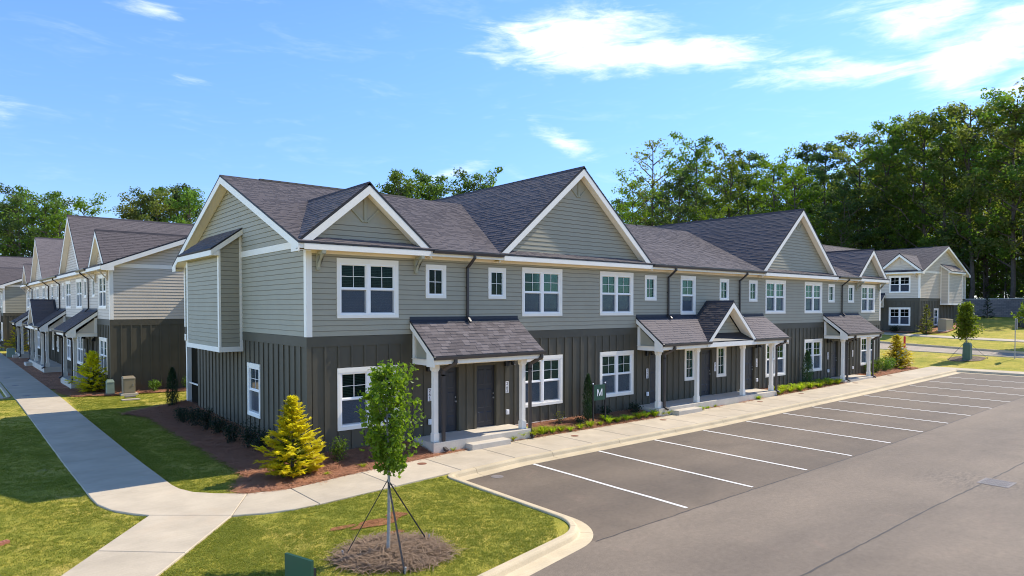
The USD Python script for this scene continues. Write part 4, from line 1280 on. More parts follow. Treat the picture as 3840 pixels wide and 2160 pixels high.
        for s0, s1 in segs:
            q0, q1 = O + pw * (ps - .17), O + pw * ps
            n_ = np.cross((1, 0, 0), pw)
            t.hexa([(s0, *(q0 + n_ * .016)[1:]), (s1, *(q0 + n_ * .016)[1:]), (s1, *(q1 + n_ * .012)[1:]), (s0, *(q1 + n_ * .012)[1:]), (s0, *(q0 + n_ * .024)[1:]), (s1, *(q0 + n_ * .024)[1:]), (s1, *(q1 + n_ * .024)[1:]), (s0, *(q1 + n_ * .024)[1:])])
            t.box(s0, s1, -.034, -.0255, zw - .02, zw + .10)
        part('flashing', t, M['flash'], pr)
        for e_ in (a + .004, b - .034):                      # barge boards, bracket beams and the little side gables
            t = MB()
            t.hexa([(e_, PE, zp - .26), (e_ + .03, PE, zp - .26), (e_ + .03, -.03, zw - .26), (e_, -.03, zw - .26), (e_, PE, zp - .075), (e_ + .03, PE, zp - .075), (e_ + .03, -.03, zw - .055), (e_, -.03, zw - .055)])
            t.hexa([(e_ + .001, PE + .001, zp - .34), (e_ + .029, PE + .001, zp - .34), (e_ + .029, PE + .42, zp - .34), (e_ + .001, PE + .42, zp - .34), (e_ + .001, PE + .001, zp - .2), (e_ + .029, PE + .001, zp - .2), (e_ + .029, PE + .42, zp + .12), (e_ + .001, PE + .42, zp + .12)])
            part('barge_board', t, M['white'], pr)
            t = MB()
            ib = e_ + .16 if e_ < (a + b) / 2 else e_ - .16
            t.box(ib - .07, ib + .10, PE + .3, -.03, 2.80, 2.97); t.box(ib - .07, ib + .10, -.15, -.03, 2.97, zw - .40)
            part('beam', t, M['white'], B)
            t = MB(); t.fmap = None
            gw = MB(frame((ib, 0, 0), (0, -1, 0), (1, 0, 0)))
            gw.poly(Polygon([(.15, 2.97), (1.02, 2.97), (.15, 2.97 + .72)]), -.01, .04)
            part('side_gable', gw, mat, B)
        t = MB()
        t.box(a + .12, b - .12, PY - .09, PY + .09, 2.80, 2.96)
        part('beam', t, M['white'], B)
        t = MB(); t.box(a + .06, b - .06, PE + .02, -.03, 2.965, 2.985); part('soffit', t, M['soffit'], B)
        t = MB()
        for s0, s1 in ([(a + .04, b - .04)] if pi != 1 else [(a + .04, gx - hw + .1), (gx + hw - .1, b - .04)]):
            t = MB(); t.box(s0, s1, PE - .0, PE + .03, zp - .26, zp - .072); part('fascia', t, M['white'], pr)
        if pi == 1:
            pl = math.hypot(hw, za - zp)
            k = (za - zp) / hw
            t = MB()
            yt = -.0
            yv = lambda z: PE + (z - zp) / (zw - zp) * -PE
            for s in (-1, 1):
                xw = gx + s * hw * (za - zw) / (za - zp)
                t.hexa([(gx + s * hw, PE - .04, zp - .07), (gx + s * hw, PE + .05, zp - .07), (xw, yt, zw - .07), (xw, PE - .04, zw - .07), (gx + s * hw, PE - .04, zp - .012), (gx + s * hw, PE + .05, zp - .012), (xw, yt, zw - .012), (xw, PE - .04, zw - .012)])
                t.hexa([(xw, PE - .04, zw - .07), (xw, yt, zw - .07), (gx, yt, za - .07), (gx, PE - .04, za - .07), (xw, PE - .04, zw - .012), (xw, yt, zw - .012), (gx, yt, za - .012), (gx, PE - .04, za - .012)])
            g = part('porch_gable', t, M['drip'], B)
            for s in (-1, 1):
                def gsp(v):
                    z = zp + v / pl * (za - zp)
                    return [(0, min(yv(z) + .04, -.005) - PE + .03)]
                part('shingles', tabs_mesh(shingle_rows(-.02, pl - .02, gsp, rng, .143, (.17, .30)), (gx + s * hw, PE - .03, zp), (0, 1, 0), np.array([-s * hw, 0, za - zp]) / pl), M['shingle'], g, kind='stuff')
                t = MB()
                xw = gx + s * hw * (za - zw) / (za - zp)
                nrm = np.array([s * (za - zp), 0, hw]) / pl
                q = [np.array([xw + s * .0, -.16, zw]), np.array([gx, -.16, za]), np.array([gx, -.026, za]), np.array([xw, -.026, zw])]
                t.hexa([*(p_ + nrm * .017 for p_ in q), *(p_ + nrm * .027 for p_ in q)])
                part('flashing', t, M['flash'], g)
                t = MB()
                xo, zo = gx + s * (hw + .01), zp - .072
                t.hexa([(xo, PE - .05, zo - .20), (xo, PE - .02, zo - .20), (gx, PE - .02, za - .072 - .22), (gx, PE - .05, za - .072 - .22), (xo, PE - .05, zo), (xo, PE - .02, zo), (gx, PE - .02, za - .072), (gx, PE - .05, za - .072)])
                part('barge_board', t, M['white'], g)
                t = MB()
                t.hexa([(xo, PE - .02, zo - .19), (xo, PY - .06, zo - .19), (gx, PY - .06, za - .28), (gx, PE - .02, za - .28), (xo, PE - .02, zo - .17), (xo, PY - .06, zo - .17), (gx, PY - .06, za - .26), (gx, PE - .02, za - .26)])
                part('soffit', t, M['soffit'], g)
            t = MB()
            t.hexa([(gx - .11, PE - .045, za - .09), (gx + .11, PE - .045, za - .09), (gx + .11, -.03, za - .09), (gx - .11, -.03, za - .09), (gx - .01, PE - .045, za + .03), (gx + .01, PE - .045, za + .03), (gx + .01, -.03, za + .03), (gx - .01, -.03, za + .03)])
            part('ridge_cap', t, M['ridge'], g)
            ft = frame((0, PY - .02, 0), (1, 0, 0), (0, -1, 0))
            tri = Polygon([(gx - 1.72, 2.97), (gx + 1.72, 2.97), (gx, 2.97 + 1.72 * k)])
            c = MB(ft); c.poly(tri, -.06, 0); gwall = part('gable_wall', c, M['dark'], g)  # dark backing paints the shade under each porch gable board
            c = MB(ft); c.poly(tri.intersection(sbox(0, 3.925, 99, 9)), 0, .012); part('gable_panel', c, mat, g)
            for mb in boards([], tri.intersection(sbox(0, 0, 99, 3.92)), 2.97, .1524, ft):
                part('siding_board', mb, mat, g)
            o = MB(ft); o.box(gx - .035, gx + .035, 3.94, 4.42, 0, .03)
            for s in (-1, 1):
                o.poly(Polygon([(gx + s * .04, 3.94), (gx + s * .10, 3.94), (gx + s * .42, 4.18), (gx + s * .37, 4.22)]), 0, .028)
            part('gable_ornament', o, mat2, g)
            t = MB(); t.box(gx - hw + .06, gx + hw - .06, PE - .049, PE - .0, 2.86, 3.05); t.box(gx - hw + .1, gx + hw - .1, PE, PY - .08, 3.03, 3.05); part('fascia', t, M['white'], g)
            gutter(a - .01, gx - hw + .22, PE - .012, zp - .01); gutter(gx + hw - .22, b + .02, PE - .012, zp - .01)
        else:
            gutter(a - .01, b + .02, PE - .012, zp - .01)
        # posts
        zs = .475
        for x in POSTS[pi]:
            t = MB(); t.box(x - .075, x + .075, PY - .075, PY + .075, zs, 2.80)
            post = part('post', t, M['white'], B)
            q = MB(); q.box(x - .095, x + .095, PY - .095, PY + .095, zs, zs + .25); q.box(x - .085, x + .085, PY - .085, PY + .085, zs + .25, zs + .27)
            part('post_base', q, M['white'], post)
            q = MB(); q.hexa([(x - .08, PY - .08, 2.62), (x + .08, PY - .08, 2.62), (x + .08, PY + .08, 2.62), (x - .08, PY + .08, 2.62), (x - .12, PY - .088, 2.68), (x + .12, PY - .088, 2.68), (x + .12, PY + .088, 2.68), (x - .12, PY + .088, 2.68)]); q.box(x - .12, x + .12, PY - .088, PY + .088, 2.68, 2.799)
            part('post_cap', q, M['white'], post)
        for x, s in ((POSTS[pi][0], 1), (POSTS[pi][-1], 1)):
            px_, px2 = x + s * .205, x + s * .42
            yp = PY - .16
            pipe([(px2, PE - .06, zp - .12), (px2, PE - .06, zp - .22), (px_, yp, 2.66), (px_, yp, 2.5)], .10, .075)
            pipe([(px_, yp, 2.5), (px_, yp, .50 if pi else .30)], .10, .075)
            pipe([(px_, yp, .50 if pi else .30), (px_ + .02, yp - .16, .42 if pi else .22)], .10, .075)
        # concrete slab and step
        sx0, sx1 = POSTS[pi][0] - .18, POSTS[pi][-1] + .20
        t = MB(); bv = .015
        t.box(sx0, sx1, -1.16, -.005, -.1, zs - bv)
        t.hexa([(sx0, -1.16, zs - bv), (sx1, -1.16, zs - bv), (sx1, -.005, zs - bv), (sx0, -.005, zs - bv), (sx0 + bv, -1.16 + bv, zs), (sx1 - bv, -1.16 + bv, zs), (sx1 - bv, -.005, zs), (sx0 + bv, -.005, zs)])
        part('porch_slab', t, M['conc2'], B)
        for s0, s1, zz in {0: [(4.62, 6.15, .325)], 1: [(15.05, 16.65, .335)], 2: []}[pi]:
            t = MB()
            t.box(s0, s1, -1.52, -1.16, -.1, zz - bv)
            t.hexa([(s0, -1.52, zz - bv), (s1, -1.52, zz - bv), (s1, -1.16, zz - bv), (s0, -1.16, zz - bv), (s0 + bv, -1.52 + bv, zz), (s1 - bv, -1.52 + bv, zz), (s1 - bv, -1.16, zz), (s0 + bv, -1.16, zz)])
            part('step', t, M['conc2'], B)
    return B


main_house = townhouse('townhouse_row', 'long sage green and charcoal townhouse row beside the parking lot, lettered M', (0, 0, 0), 0, M['sage'], M['sage2'], None, True)
ROT2 = -math.pi / 2 + math.radians(1.433)
ex, ey = math.cos(ROT2), math.sin(ROT2)
b2 = np.array([-1.90, 19.27]) - BL * np.array([ex, ey])
pale_house = townhouse('townhouse_row', 'pale beige townhouse row along the footpath, at the left behind the green row', (b2[0], b2[1], .245), ROT2, M['beige'], M['beige'], None, False)
copy_of(pale_house, 'pale beige townhouse row on the rise beyond the street, at the far right', (65.33, 7.01 + BL, 1.79), -math.pi / 2)
b4 = np.array([-4.35, 63.0]) - BL * np.array([ex, ey])
copy_of(main_house, 'sage green townhouse end showing small at the left edge beyond the pale row', (b4[0], b4[1], .30), ROT2)

# ------------------------------------------------------------------ vegetation builders
def leaves(P, size, rng, updir=.35, fold=.25, aspect=.62, normal=None):
    """Folded leaves at the points P: two triangles pairs each."""
    n = len(P)
    size = np.broadcast_to(np.asarray(size, float), (n,)) * rng.uniform(.7, 1.3, n)
    d = rng.normal(size=(n, 3))
    if normal is not None:
        d = d * .55 + normal
    d[:, 2] += updir
    d /= np.linalg.norm(d, axis=1, keepdims=True)
    a = rng.normal(size=(n, 3))
    a -= d * (a * d).sum(1, keepdims=True); a /= np.linalg.norm(a, axis=1, keepdims=True)
    b = np.cross(d, a)
    s = size[:, None]
    tip, base = P + a * s, P - a * s
    l, r = P + b * s * aspect - d * s * fold, P - b * s * aspect - d * s * fold
    v = np.stack([base, l, tip, r], 1).reshape(-1, 3)
    f = (np.arange(n)[:, None, None] * 4 + np.array([[0, 1, 2], [0, 2, 3]])[None]).reshape(-1, 3)
    return v, f


def blades(P, direc, length, width, rng, bend=.4):
    """Grass-like blades from P along direc, bending over: 3 triangles each."""
    n = len(P)
    direc = direc / np.linalg.norm(direc, axis=1, keepdims=True)
    side = np.cross(direc, [0, 0, 1.0]) + rng.normal(0, .1, (n, 3)); side /= np.linalg.norm(side, axis=1, keepdims=True)
    L, w = np.broadcast_to(length, (n,))[:, None], np.broadcast_to(width, (n,))[:, None]
    h = direc.copy(); h[:, 2] = 0
    mid = P + direc * L * .55
    tip = P + direc * L * .92 + h * L * bend - np.array([0, 0, 1]) * L * bend * .55
    v = np.stack([P - side * w * .5, P + side * w * .5, mid + side * w * .45, mid - side * w * .45, tip], 1).reshape(-1, 3)
    f = (np.arange(n)[:, None, None] * 5 + np.array([[0, 1, 2], [0, 2, 3], [3, 2, 4]])[None]).reshape(-1, 3)
    return v, f


def limb(p, q, rng, n=6, wob=.06):
    t = np.linspace(0, 1, n)[:, None]
    L = np.linalg.norm(np.subtract(q, p))
    pts = np.array(p) * (1 - t) + np.array(q) * t
    pts[1:-1] += rng.normal(0, wob * L * .4, (n - 2, 3))
    return pts


def young_maple(seed, h, r, z0, n, trunk_r, mat, name, label, group=None, loc=(0, 0, 0), leaf=.055, bark='bark_pale', shape=None, parts=True):
    """A slim young tree: straight trunk, short ascending limbs, a crown in loose tufts."""
    rng = np.random.default_rng(seed)
    T = thing(name, label, 'tree', loc, 0, group)
    tr = MB()
    tt = np.linspace(0, 1, 9)
    lean = np.column_stack([.02 * np.sin(tt * 5) * h / 3 - .03 * tt, .02 * np.cos(tt * 4) * h / 3 - .02, tt * h * .95])
    tr.tube(lean, np.linspace(trunk_r, trunk_r * .25, 9), 9)
    part('trunk', tr, M[bark], T, smooth=40)
    br = MB(); C = []
    nb = 34
    for i in range(nb):
        t = (i + .5) / nb
        z = z0 + (h - z0) * (.02 + .90 * t)
        prof = shape(t) if shape else math.sin(math.pi * min(1, (.14 + .80 * t)) ** .9) ** .55
        a = i * 2.4 + rng.uniform(-.4, .4)
        L = r * prof * rng.uniform(.60, 1.20) * (1 + .26 * math.sin(2 * a + 7 * t + seed) + .14 * math.sin(a + 17 * t))
        p = np.array([0, 0, z - .25 * L])
        q = np.array([math.cos(a) * L, math.sin(a) * L, z + .45 * L])
        br.tube(limb(p, q, rng), np.linspace(trunk_r * .35, trunk_r * .1, 6), 5)
        for s in np.linspace(.35, 1.0, 6):
            c = p + (q - p) * s
            if rng.random() < .82:
                C.append((c + rng.normal(0, .05 * r, 3), .125 * r / .5 * rng.uniform(.55, 1.4)))
    part('branches', br, M['bark'], T)
    C0 = np.array([c for c, _ in C]); S0 = np.array([s for _, s in C])
    k = rng.integers(0, len(C0), n)
    o_ = rng.normal(size=(n, 3)); o_ /= np.linalg.norm(o_, axis=1, keepdims=True)
    P = C0[k] + o_ * (1.35 * S0[k] * rng.random(n) ** .45)[:, None] * [1, 1, .8]
    P = P[P[:, 2] > z0 - .06]
    v, f = leaves(P, leaf, rng, .5, .25, .7)
    part('crown', (v, f), M[mat], T)
    return T


def frond_conifer(seed, h, r, label, loc, group, n=520, slim=1.0, mats=('gold', 'goldin'), name='golden_cypress', cat='shrub', power=.8):
    """A conical false cypress: fan-shaped sprays that arch outwards in tiers."""
    rng = np.random.default_rng(seed)
    T = thing(name, label, cat, loc, 0, group)
    tr = MB(); tr.tube([[0, 0, -.05], [.01, 0, h * .5], [0, 0, h * .93]], [h * .022, h * .014, .006], 7)
    part('trunk', tr, M['bark'], T)
    outer_v, inner_v = [], []
    nbr = max(30, n // 9)
    for i in range(nbr):
        t = ((i + rng.random()) / nbr) ** 1.25
        a = i * 2.39996 + rng.uniform(-.5, .5)
        prof = np.interp(t, [0, .12, .32, .48, .70, .9, 1], [.78, 1.0, .90, .62, .40, .20, .06]) if slim == 1.0 else (1 - t) ** .85
        R0 = r * prof * rng.uniform(.62, 1.22) + .03
        out = np.array([math.cos(a), math.sin(a), 0.0])
        root = np.array([0, 0, h * (.03 + .93 * t)])
        lift = rng.uniform(.05, .55) + .5 * t
        tip = root + out * R0 + np.array([0, 0, 1]) * R0 * lift * .6
        nf = 10
        for k in range(nf):
            s = .22 + .78 * (k + rng.random()) / nf
            base = root + (tip - root) * s - np.array([0, 0, .10 * R0 * (1 - s)]) + rng.normal(0, .025 * h / 2.2, 3)
            L = (.13 + .13 * prof) * rng.uniform(.75, 1.3) * (h / 2.2) ** .6
            az_ = a + rng.normal(0, .75)
            axis = np.array([math.cos(az_), math.sin(az_), lift + rng.uniform(-.15, .45)]); axis /= np.linalg.norm(axis)
            base = base - axis * L * .5
            sd = np.cross(axis, [0, 0, 1.0]); sd /= np.linalg.norm(sd)
            sd = sd + np.cross(axis, sd) * rng.normal(0, .45); sd /= np.linalg.norm(sd)
            nrm = np.cross(sd, axis)
            P, D, W, LL = [], [], [], []
            for j in range(11):
                q = .10 + .90 * j / 10
                side_ = 1 if j % 2 else -1
                P.append(base + axis * L * q * .85 - np.array([0, 0, 1]) * L * .22 * q * q)
                D.append(axis * .8 + sd * side_ * (.85 - .5 * q) + nrm * rng.normal(0, .14) - np.array([0, 0, .22 * q]))
                LL.append(L * (.46 - .2 * abs(q - .5))); W.append(L * .15)
            v, f = blades(np.array(P), np.array(D), np.array(LL), np.array(W), rng, .10)
            (outer_v if s > .45 or t > .5 else inner_v).append(v)
    def join(vs):
        v = np.vstack(vs); k = len(v) // 5
        return v, (np.arange(k)[:, None, None] * 5 + np.array([[0, 1, 2], [0, 2, 3], [3, 2, 4]])[None]).reshape(-1, 3)
    part('foliage', join(outer_v), M[mats[0]], T)
    part('inner_foliage', join(inner_v), M[mats[1]], T)
    return T


def leafy_shrub(seed, h, r, n, mat, name, label, loc, group=None, leaf=.035, cat='shrub', upright=.5):
    rng = np.random.default_rng(seed)
    T = thing(name, label, cat, loc, 0, group)
    st = MB(); ends = []
    for i in range(14):
        a = rng.uniform(0, 6.3); el = rng.uniform(.3, 1.0)
        q = np.array([math.cos(a) * r * el * .9, math.sin(a) * r * el * .9, h * (1 - .45 * el ** 2) * rng.uniform(.8, 1.0)])
        st.tube(limb([0, 0, -.03], q, rng, 5), np.linspace(.010, .004, 5), 4)
        ends.append(q)
    part('stem', st, M['bark'], T)
    ends = np.array(ends)
    k = rng.integers(0, len(ends), n)
    s = rng.random(n) ** .5
    P = ends[k] * s[:, None] + rng.normal(size=(n, 3)) * r * .20
    P[:, 2] = np.abs(P[:, 2]) + .02
    part('foliage', leaves(P, leaf, rng, upright, .2, .5), M[mat], T)
    return T


def columnar(seed, h, r, label, loc, group=None, n=2600, mat='juniper', name='columnar_juniper'):
    rng = np.random.default_rng(seed)
    T = thing(name, label, 'shrub', loc, 0, group)
    tr = MB(); tr.tube([[0, 0, -.05], [0, 0, h * .9]], [.025, .006], 6); part('trunk', tr, M['bark'], T)
    t = rng.random(n) ** .9
    a = rng.uniform(0, 6.3, n)
    prof = np.sin(np.pi * np.clip(.16 + .84 * t, 0, 1)) ** .6 * (1 - .15 * t)
    lump = .82 + .3 * meshkit.noise(np.column_stack([np.cos(a) * 2, np.sin(a) * 2, t * 9]), seed)
    R = r * prof * lump * rng.random(n) ** .35
    P = np.column_stack([R * np.cos(a), R * np.sin(a), .03 + t * h * .93])
    D = np.column_stack([np.cos(a) * .45, np.sin(a) * .45, np.ones(n)]) + rng.normal(0, .25, (n, 3))
    part('foliage', blades(P, D, rng.uniform(.05, .13, n), .018, rng, .05), M[mat], T)
    return T


def lily_mesh(seed, n=70, h=.38, spread=.5):
    rng = np.random.default_rng(seed)
    a = rng.uniform(0, 6.3, n)
    P = np.column_stack([np.cos(a), np.sin(a), 0 * a]) * rng.uniform(0, .05, n)[:, None]
    D = np.column_stack([np.cos(a) * spread, np.sin(a) * spread, np.full(n, 1.0)]) * rng.uniform(.6, 1.2, (n, 1)) + rng.normal(0, .12, (n, 3))
    return blades(P, D, h * rng.uniform(.7, 1.25, n), .021, rng, .5)


# ------------------------------------------------------------------ planting near the houses
zb = lambda x, y: float(bedz(np.array([x]), np.array([y]))[0])
frond_conifer(3, 2.15, .76, 'tall golden cypress at the near corner of the green townhouse row', (-.86, -1.06, zb(-.86, -1.06)), 'golden cypresses at the house corners', 1350)
frond_conifer(8, 2.05, .98, 'broad golden cypress at the corner of the pale row, beside the footpath', (-2.50, 20.5, .40), 'golden cypresses at the house corners', 1250, power=.7)
frond_conifer(21, 2.35, .98, 'golden cypress at the far end of the green row beside the parking lot', (41.7, .25, .42), 'golden cypresses at the house corners', 1150)
frond_conifer(34, 3.1, 1.2, 'golden cypress small at the left edge beyond the gabled porch of the pale row', (-3.7, 55.5, .45), 'golden cypresses at the house corners', 420)
frond_conifer(35, 3.0, .95, 'slender pale green cypress under the far house at the right', (64.2, 6.0, 2.0), None, 420, .9, mats=('goldin', 'goldin'), name='slender_cypress')
frond_conifer(36, 3.2, 1.0, 'dark young conifer on the slope in front of the block wall', (92.0, 8.5, 3.1), None, 320, .9, mats=('juniper', 'juniper'), name='young_conifer', cat='tree')

SH = [(-1.10, 9.0), (-.98, 7.85), (-.88, 6.7), (-.80, 5.75), (-.86, 4.0), (-.72, 2.75), (-.58, 1.95)]
for i, (x, y) in enumerate(SH):
    leafy_shrub(50 + i, .62 + .08 * (i % 3), .36 + .03 * (i % 2), 950, 'box', 'evergreen_shrub', 'low dark evergreen shrub along the shaded end wall, %s from the near corner' % ordinal[len(SH) - 1 - i],
                (x, y, zb(x, y)), 'dark evergreen shrubs along the end wall', .030)
leafy_shrub(70, .72, .30, 520, 'shrub', 'leafy_shrub', 'bright leafy shrub under the window, right of the near golden cypress', (.62, -.72, zb(.62, -.72)), None, .036)
leafy_shrub(71, .60, .34, 600, 'shrub', 'leafy_shrub', 'bright leafy shrub in front of the pale end wall, right of the tan cabinet', (-.12, 20.0 - 1.2, .40), None, .038)
leafy_shrub(72, .70, .40, 600, 'shrub', 'leafy_shrub', 'bright leafy shrub glimpsed behind the white patio column', (1.45, 18.75, .40), None, .038)
leafy_shrub(73, .45, .30, 420, 'box', 'leafy_shrub', 'dark leafy shrub left of the middle porch slab', (13.55, -.45, zb(13.55, -.45)), None, .034)
leafy_shrub(74, .42, .30, 300, 'box', 'leafy_shrub', 'dark green shrub behind the sign posts under the window', (11.9, -.35, zb(11.9, -.35)), None, .034)
leafy_shrub(75, .45, .28, 120, 'wood_d', 'leafy_shrub', 'sparse reddish shrub in the bed left of the M sign', (9.35, -.45, zb(9.35, -.45)), None, .03)
leafy_shrub(76, .34, .24, 260, 'box', 'leafy_shrub', 'small dark green shrub in the bed just left of the M sign', (10.05, -.75, zb(10.05, -.75)), None, .03)
for i, (x, y, h_, r_) in enumerate([(36.2, -.25, .8, .5), (37.4, -.15, .85, .55), (38.7, -.1, .8, .55), (39.9, .0, .75, .5)]):
    leafy_shrub(80 + i, h_, r_, 800, 'shrub', 'leafy_shrub', 'bright green shrub right of the last porch, %s towards the golden cypress' % ordinal[i], (x, y, zb(x, y)), 'bright shrubs beyond the last porch', .045)
leafy_shrub(90, .9, .5, 500, 'box', 'leafy_shrub', 'dark shrub against the charcoal front of the far house', (64.6, 9.0, 1.9), None, .06)
leafy_shrub(91, .9, .6, 500, 'box', 'leafy_shrub', 'dark shrub at the end wall of the far house behind the young tree', (70.5, 6.2, 2.45), None, .06)
leafy_shrub(92, .9, .6, 500, 'shrub', 'leafy_shrub', 'green shrub at the end wall of the far house, right of its low cabinet', (69.3, 6.2, 2.35), None, .06)
columnar(100, 1.78, .27, 'narrow dark juniper on the lawn left of the white patio column', (-.62, 12.85, .30))
columnar(101, 1.85, .22, 'narrow green juniper directly behind the M sign', (10.72, -.55, zb(10.72, -.55)))
columnar(102, 1.9, .32, 'narrow green juniper under the window left of the last porch', (27.75, -.5, zb(27.75, -.5)), None, 2800)

# grassy clumps in the beds: two kinds, the rest copies
lp = []
LY = [(6.55, -1.12, .8), (6.98, -1.05, 1.1), (7.42, -1.10, 1.25), (7.55, -.80, 1.1), (7.95, -1.02, 1.2), (8.15, -.95, 1.15), (8.45, -1.02, 1.05), (8.85, -1.05, 1.0), (9.22, -1.12, .85), (9.78, -1.08, .9), (10.3, -1.05, 1.05), (10.85, -1.06, .7), (11.35, -1.02, 1.15), (11.45, -.75, 1.1), (11.85, -1.02, 1.0), (12.35, -1.02, 1.1), (12.65, -.98, .8), (13.1, -1.0, 1.1), (13.55, -1.0, 1.1), (14.05, -1.05, 1.2), (14.5, -1.08, .9), (14.85, -1.1, 1.0),
      (4.15, -1.15, .55), (17.0, -1.25, .75), (17.5, -1.2, .6), (18.1, -1.15, .6), (21.6, -1.22, .9), (1.0, -1.35, .6), (-.1, -1.5, .45)]
LY += [(23.7 + .42 * k, -.95 + .14 * ((k * 7) % 5 - 2) / 2, 1.15 + .12 * (k % 3)) for k in range(17)] + [(24.3 + .95 * k, -.55, 1.2) for k in range(7)] + [(35.3, -.7, 1.0), (40.6, -.45, 1.0)]
for i, (x, y, s) in enumerate(LY):
    if x < 6:
        lab = ['small pale grassy tuft in the straw left of the porch step', 'small pale grassy tuft in the straw right of the golden cypress', 'tiny pale grassy tuft at the foot of the golden cypress'][[4.15, 1.0, -.1].index(x)]
        gr = None
    elif x < 15.5:
        lab, gr = 'grassy yellow-green clump in the bed around the M sign, %s from the left' % (ordinal + ['twenty-first', 'twenty-second'])[sorted([p[0] for p in LY if 6 < p[0] < 15.5]).index(x)], 'grassy clumps around the M sign'
    elif x < 19:
        lab, gr = 'small grassy tuft on the straw patch beside the middle porch step, %s from the left' % ordinal[[17.0, 17.5, 18.1].index(x)], 'grassy tufts in front of the middle porch'
    elif x < 23:
        lab, gr = 'yellow grassy tuft on the straw patch right of the middle porch gable', None
    elif x < 31:
        q = sorted([p[:2] for p in LY if 23 < p[0] < 31]).index((x, y))
        lab, gr = 'yellow-green grassy clump in the bed before the last porch, %s from the left' % (ordinal + ['twenty-first', 'twenty-second', 'twenty-third', 'twenty-fourth'])[q], 'grassy clumps before the last porch'
    else:
        lab, gr = ('yellow grassy clump at the right foot of the last porch' if x < 38 else 'yellow grassy clump at the foot of the far golden cypress'), None
    loc = (x, y, zb(x, y) - .02)
    s *= .92
    if i < 3:
        T = thing('grassy_clump', lab, 'plant', loc, 0, gr, None, s)
        part('leaf_tuft', lily_mesh(200 + i, 100 + 12 * i), M['lily'], T)
        lp.append(T)
    else:
        copy_of(lp[i % 3], lab, loc, (i * 1.7) % 6.28, gr, s)
        if gr is None:
            stage.GetPrimAtPath('/World/grassy_clump_%03d' % i).SetCustomDataByKey('group', 'single grassy tufts')

# ------------------------------------------------------------------ young trees with guy straps
def straps(base, hub_h, feet, label, group, hub=(0, 0)):
    for i, (fx, fy) in enumerate(feet):
        z = float(lawnz(np.array([fx]), np.array([fy]))[0])
        T = thing('guy_strap', label % ordinal[i], 'strap', (fx, fy, z), 0, group)
        d = np.array([base[0] + hub[0] - fx, base[1] + hub[1] - fy, base[2] + hub_h - z])
        t = MB(); side_ = np.cross(d, [0, 0, 1]); side_ /= np.linalg.norm(side_)
        t.beam((0, 0, .02), d, .030, .014, (0, 0, 1)); part('strap', t, M['strap'], T)
        t = MB(); o = np.array([-d[0], -d[1], 0]) / np.linalg.norm(d[:2])
        t.tube([o * -.01 + [0, 0, -.1], o * .05 + [0, 0, .13]], .017, 8); part('stake', t, M['grey_metal'], T)
        t = MB(); t.box(-.022, .022, -.022, .022, .005, .06); part('buckle', t, M['black'], T)


TB = (-1.62, -7.50, float(H(-1.62, -7.5)) + ZL + .05)
young_maple(7, 3.45, .52, 1.39, 3200, .034, 'maple', 'young_maple', 'slim young maple held by three straps on the front lawn island', None, TB, .043,
            shape=lambda t: float(np.interp(t, [0, .12, .4, .62, .78, .9, 1], [.34, .60, .82, 1.0, .94, .62, .22])))
straps(TB, 1.32, [(-2.25, -7.08), (-.71, -7.37), (-1.82, -8.42)], 'black guy strap of the front young maple, %s of its three, to a metal stake', 'guy straps of the front maple')
T2 = (49.95, -1.45, float(H(49.95, -1.45)) + ZL + .1)
young_maple(17, 4.05, .98, 1.35, 2600, .05, 'maple', 'young_maple', 'young maple with a pointed crown beside the street at the far right', None, T2, .085, shape=lambda t: .95 - .85 * max(0, t - .10) ** .75)
straps(T2, 1.25, [(48.9, -.6), (50.6, -2.6), (51.0, -.9)], 'thin guy strap of the far young maple, %s of its three', 'guy straps of the far maple')
T3 = (58.2, -4.05, float(H(58.2, -4.05)) + ZL)
young_maple(27, 5.0, 1.35, 1.5, 3600, .06, 'maple', 'young_maple', 'young maple cut off by the right edge of the photo', None, T3, .10, shape=lambda t: 1.0 - .6 * t)

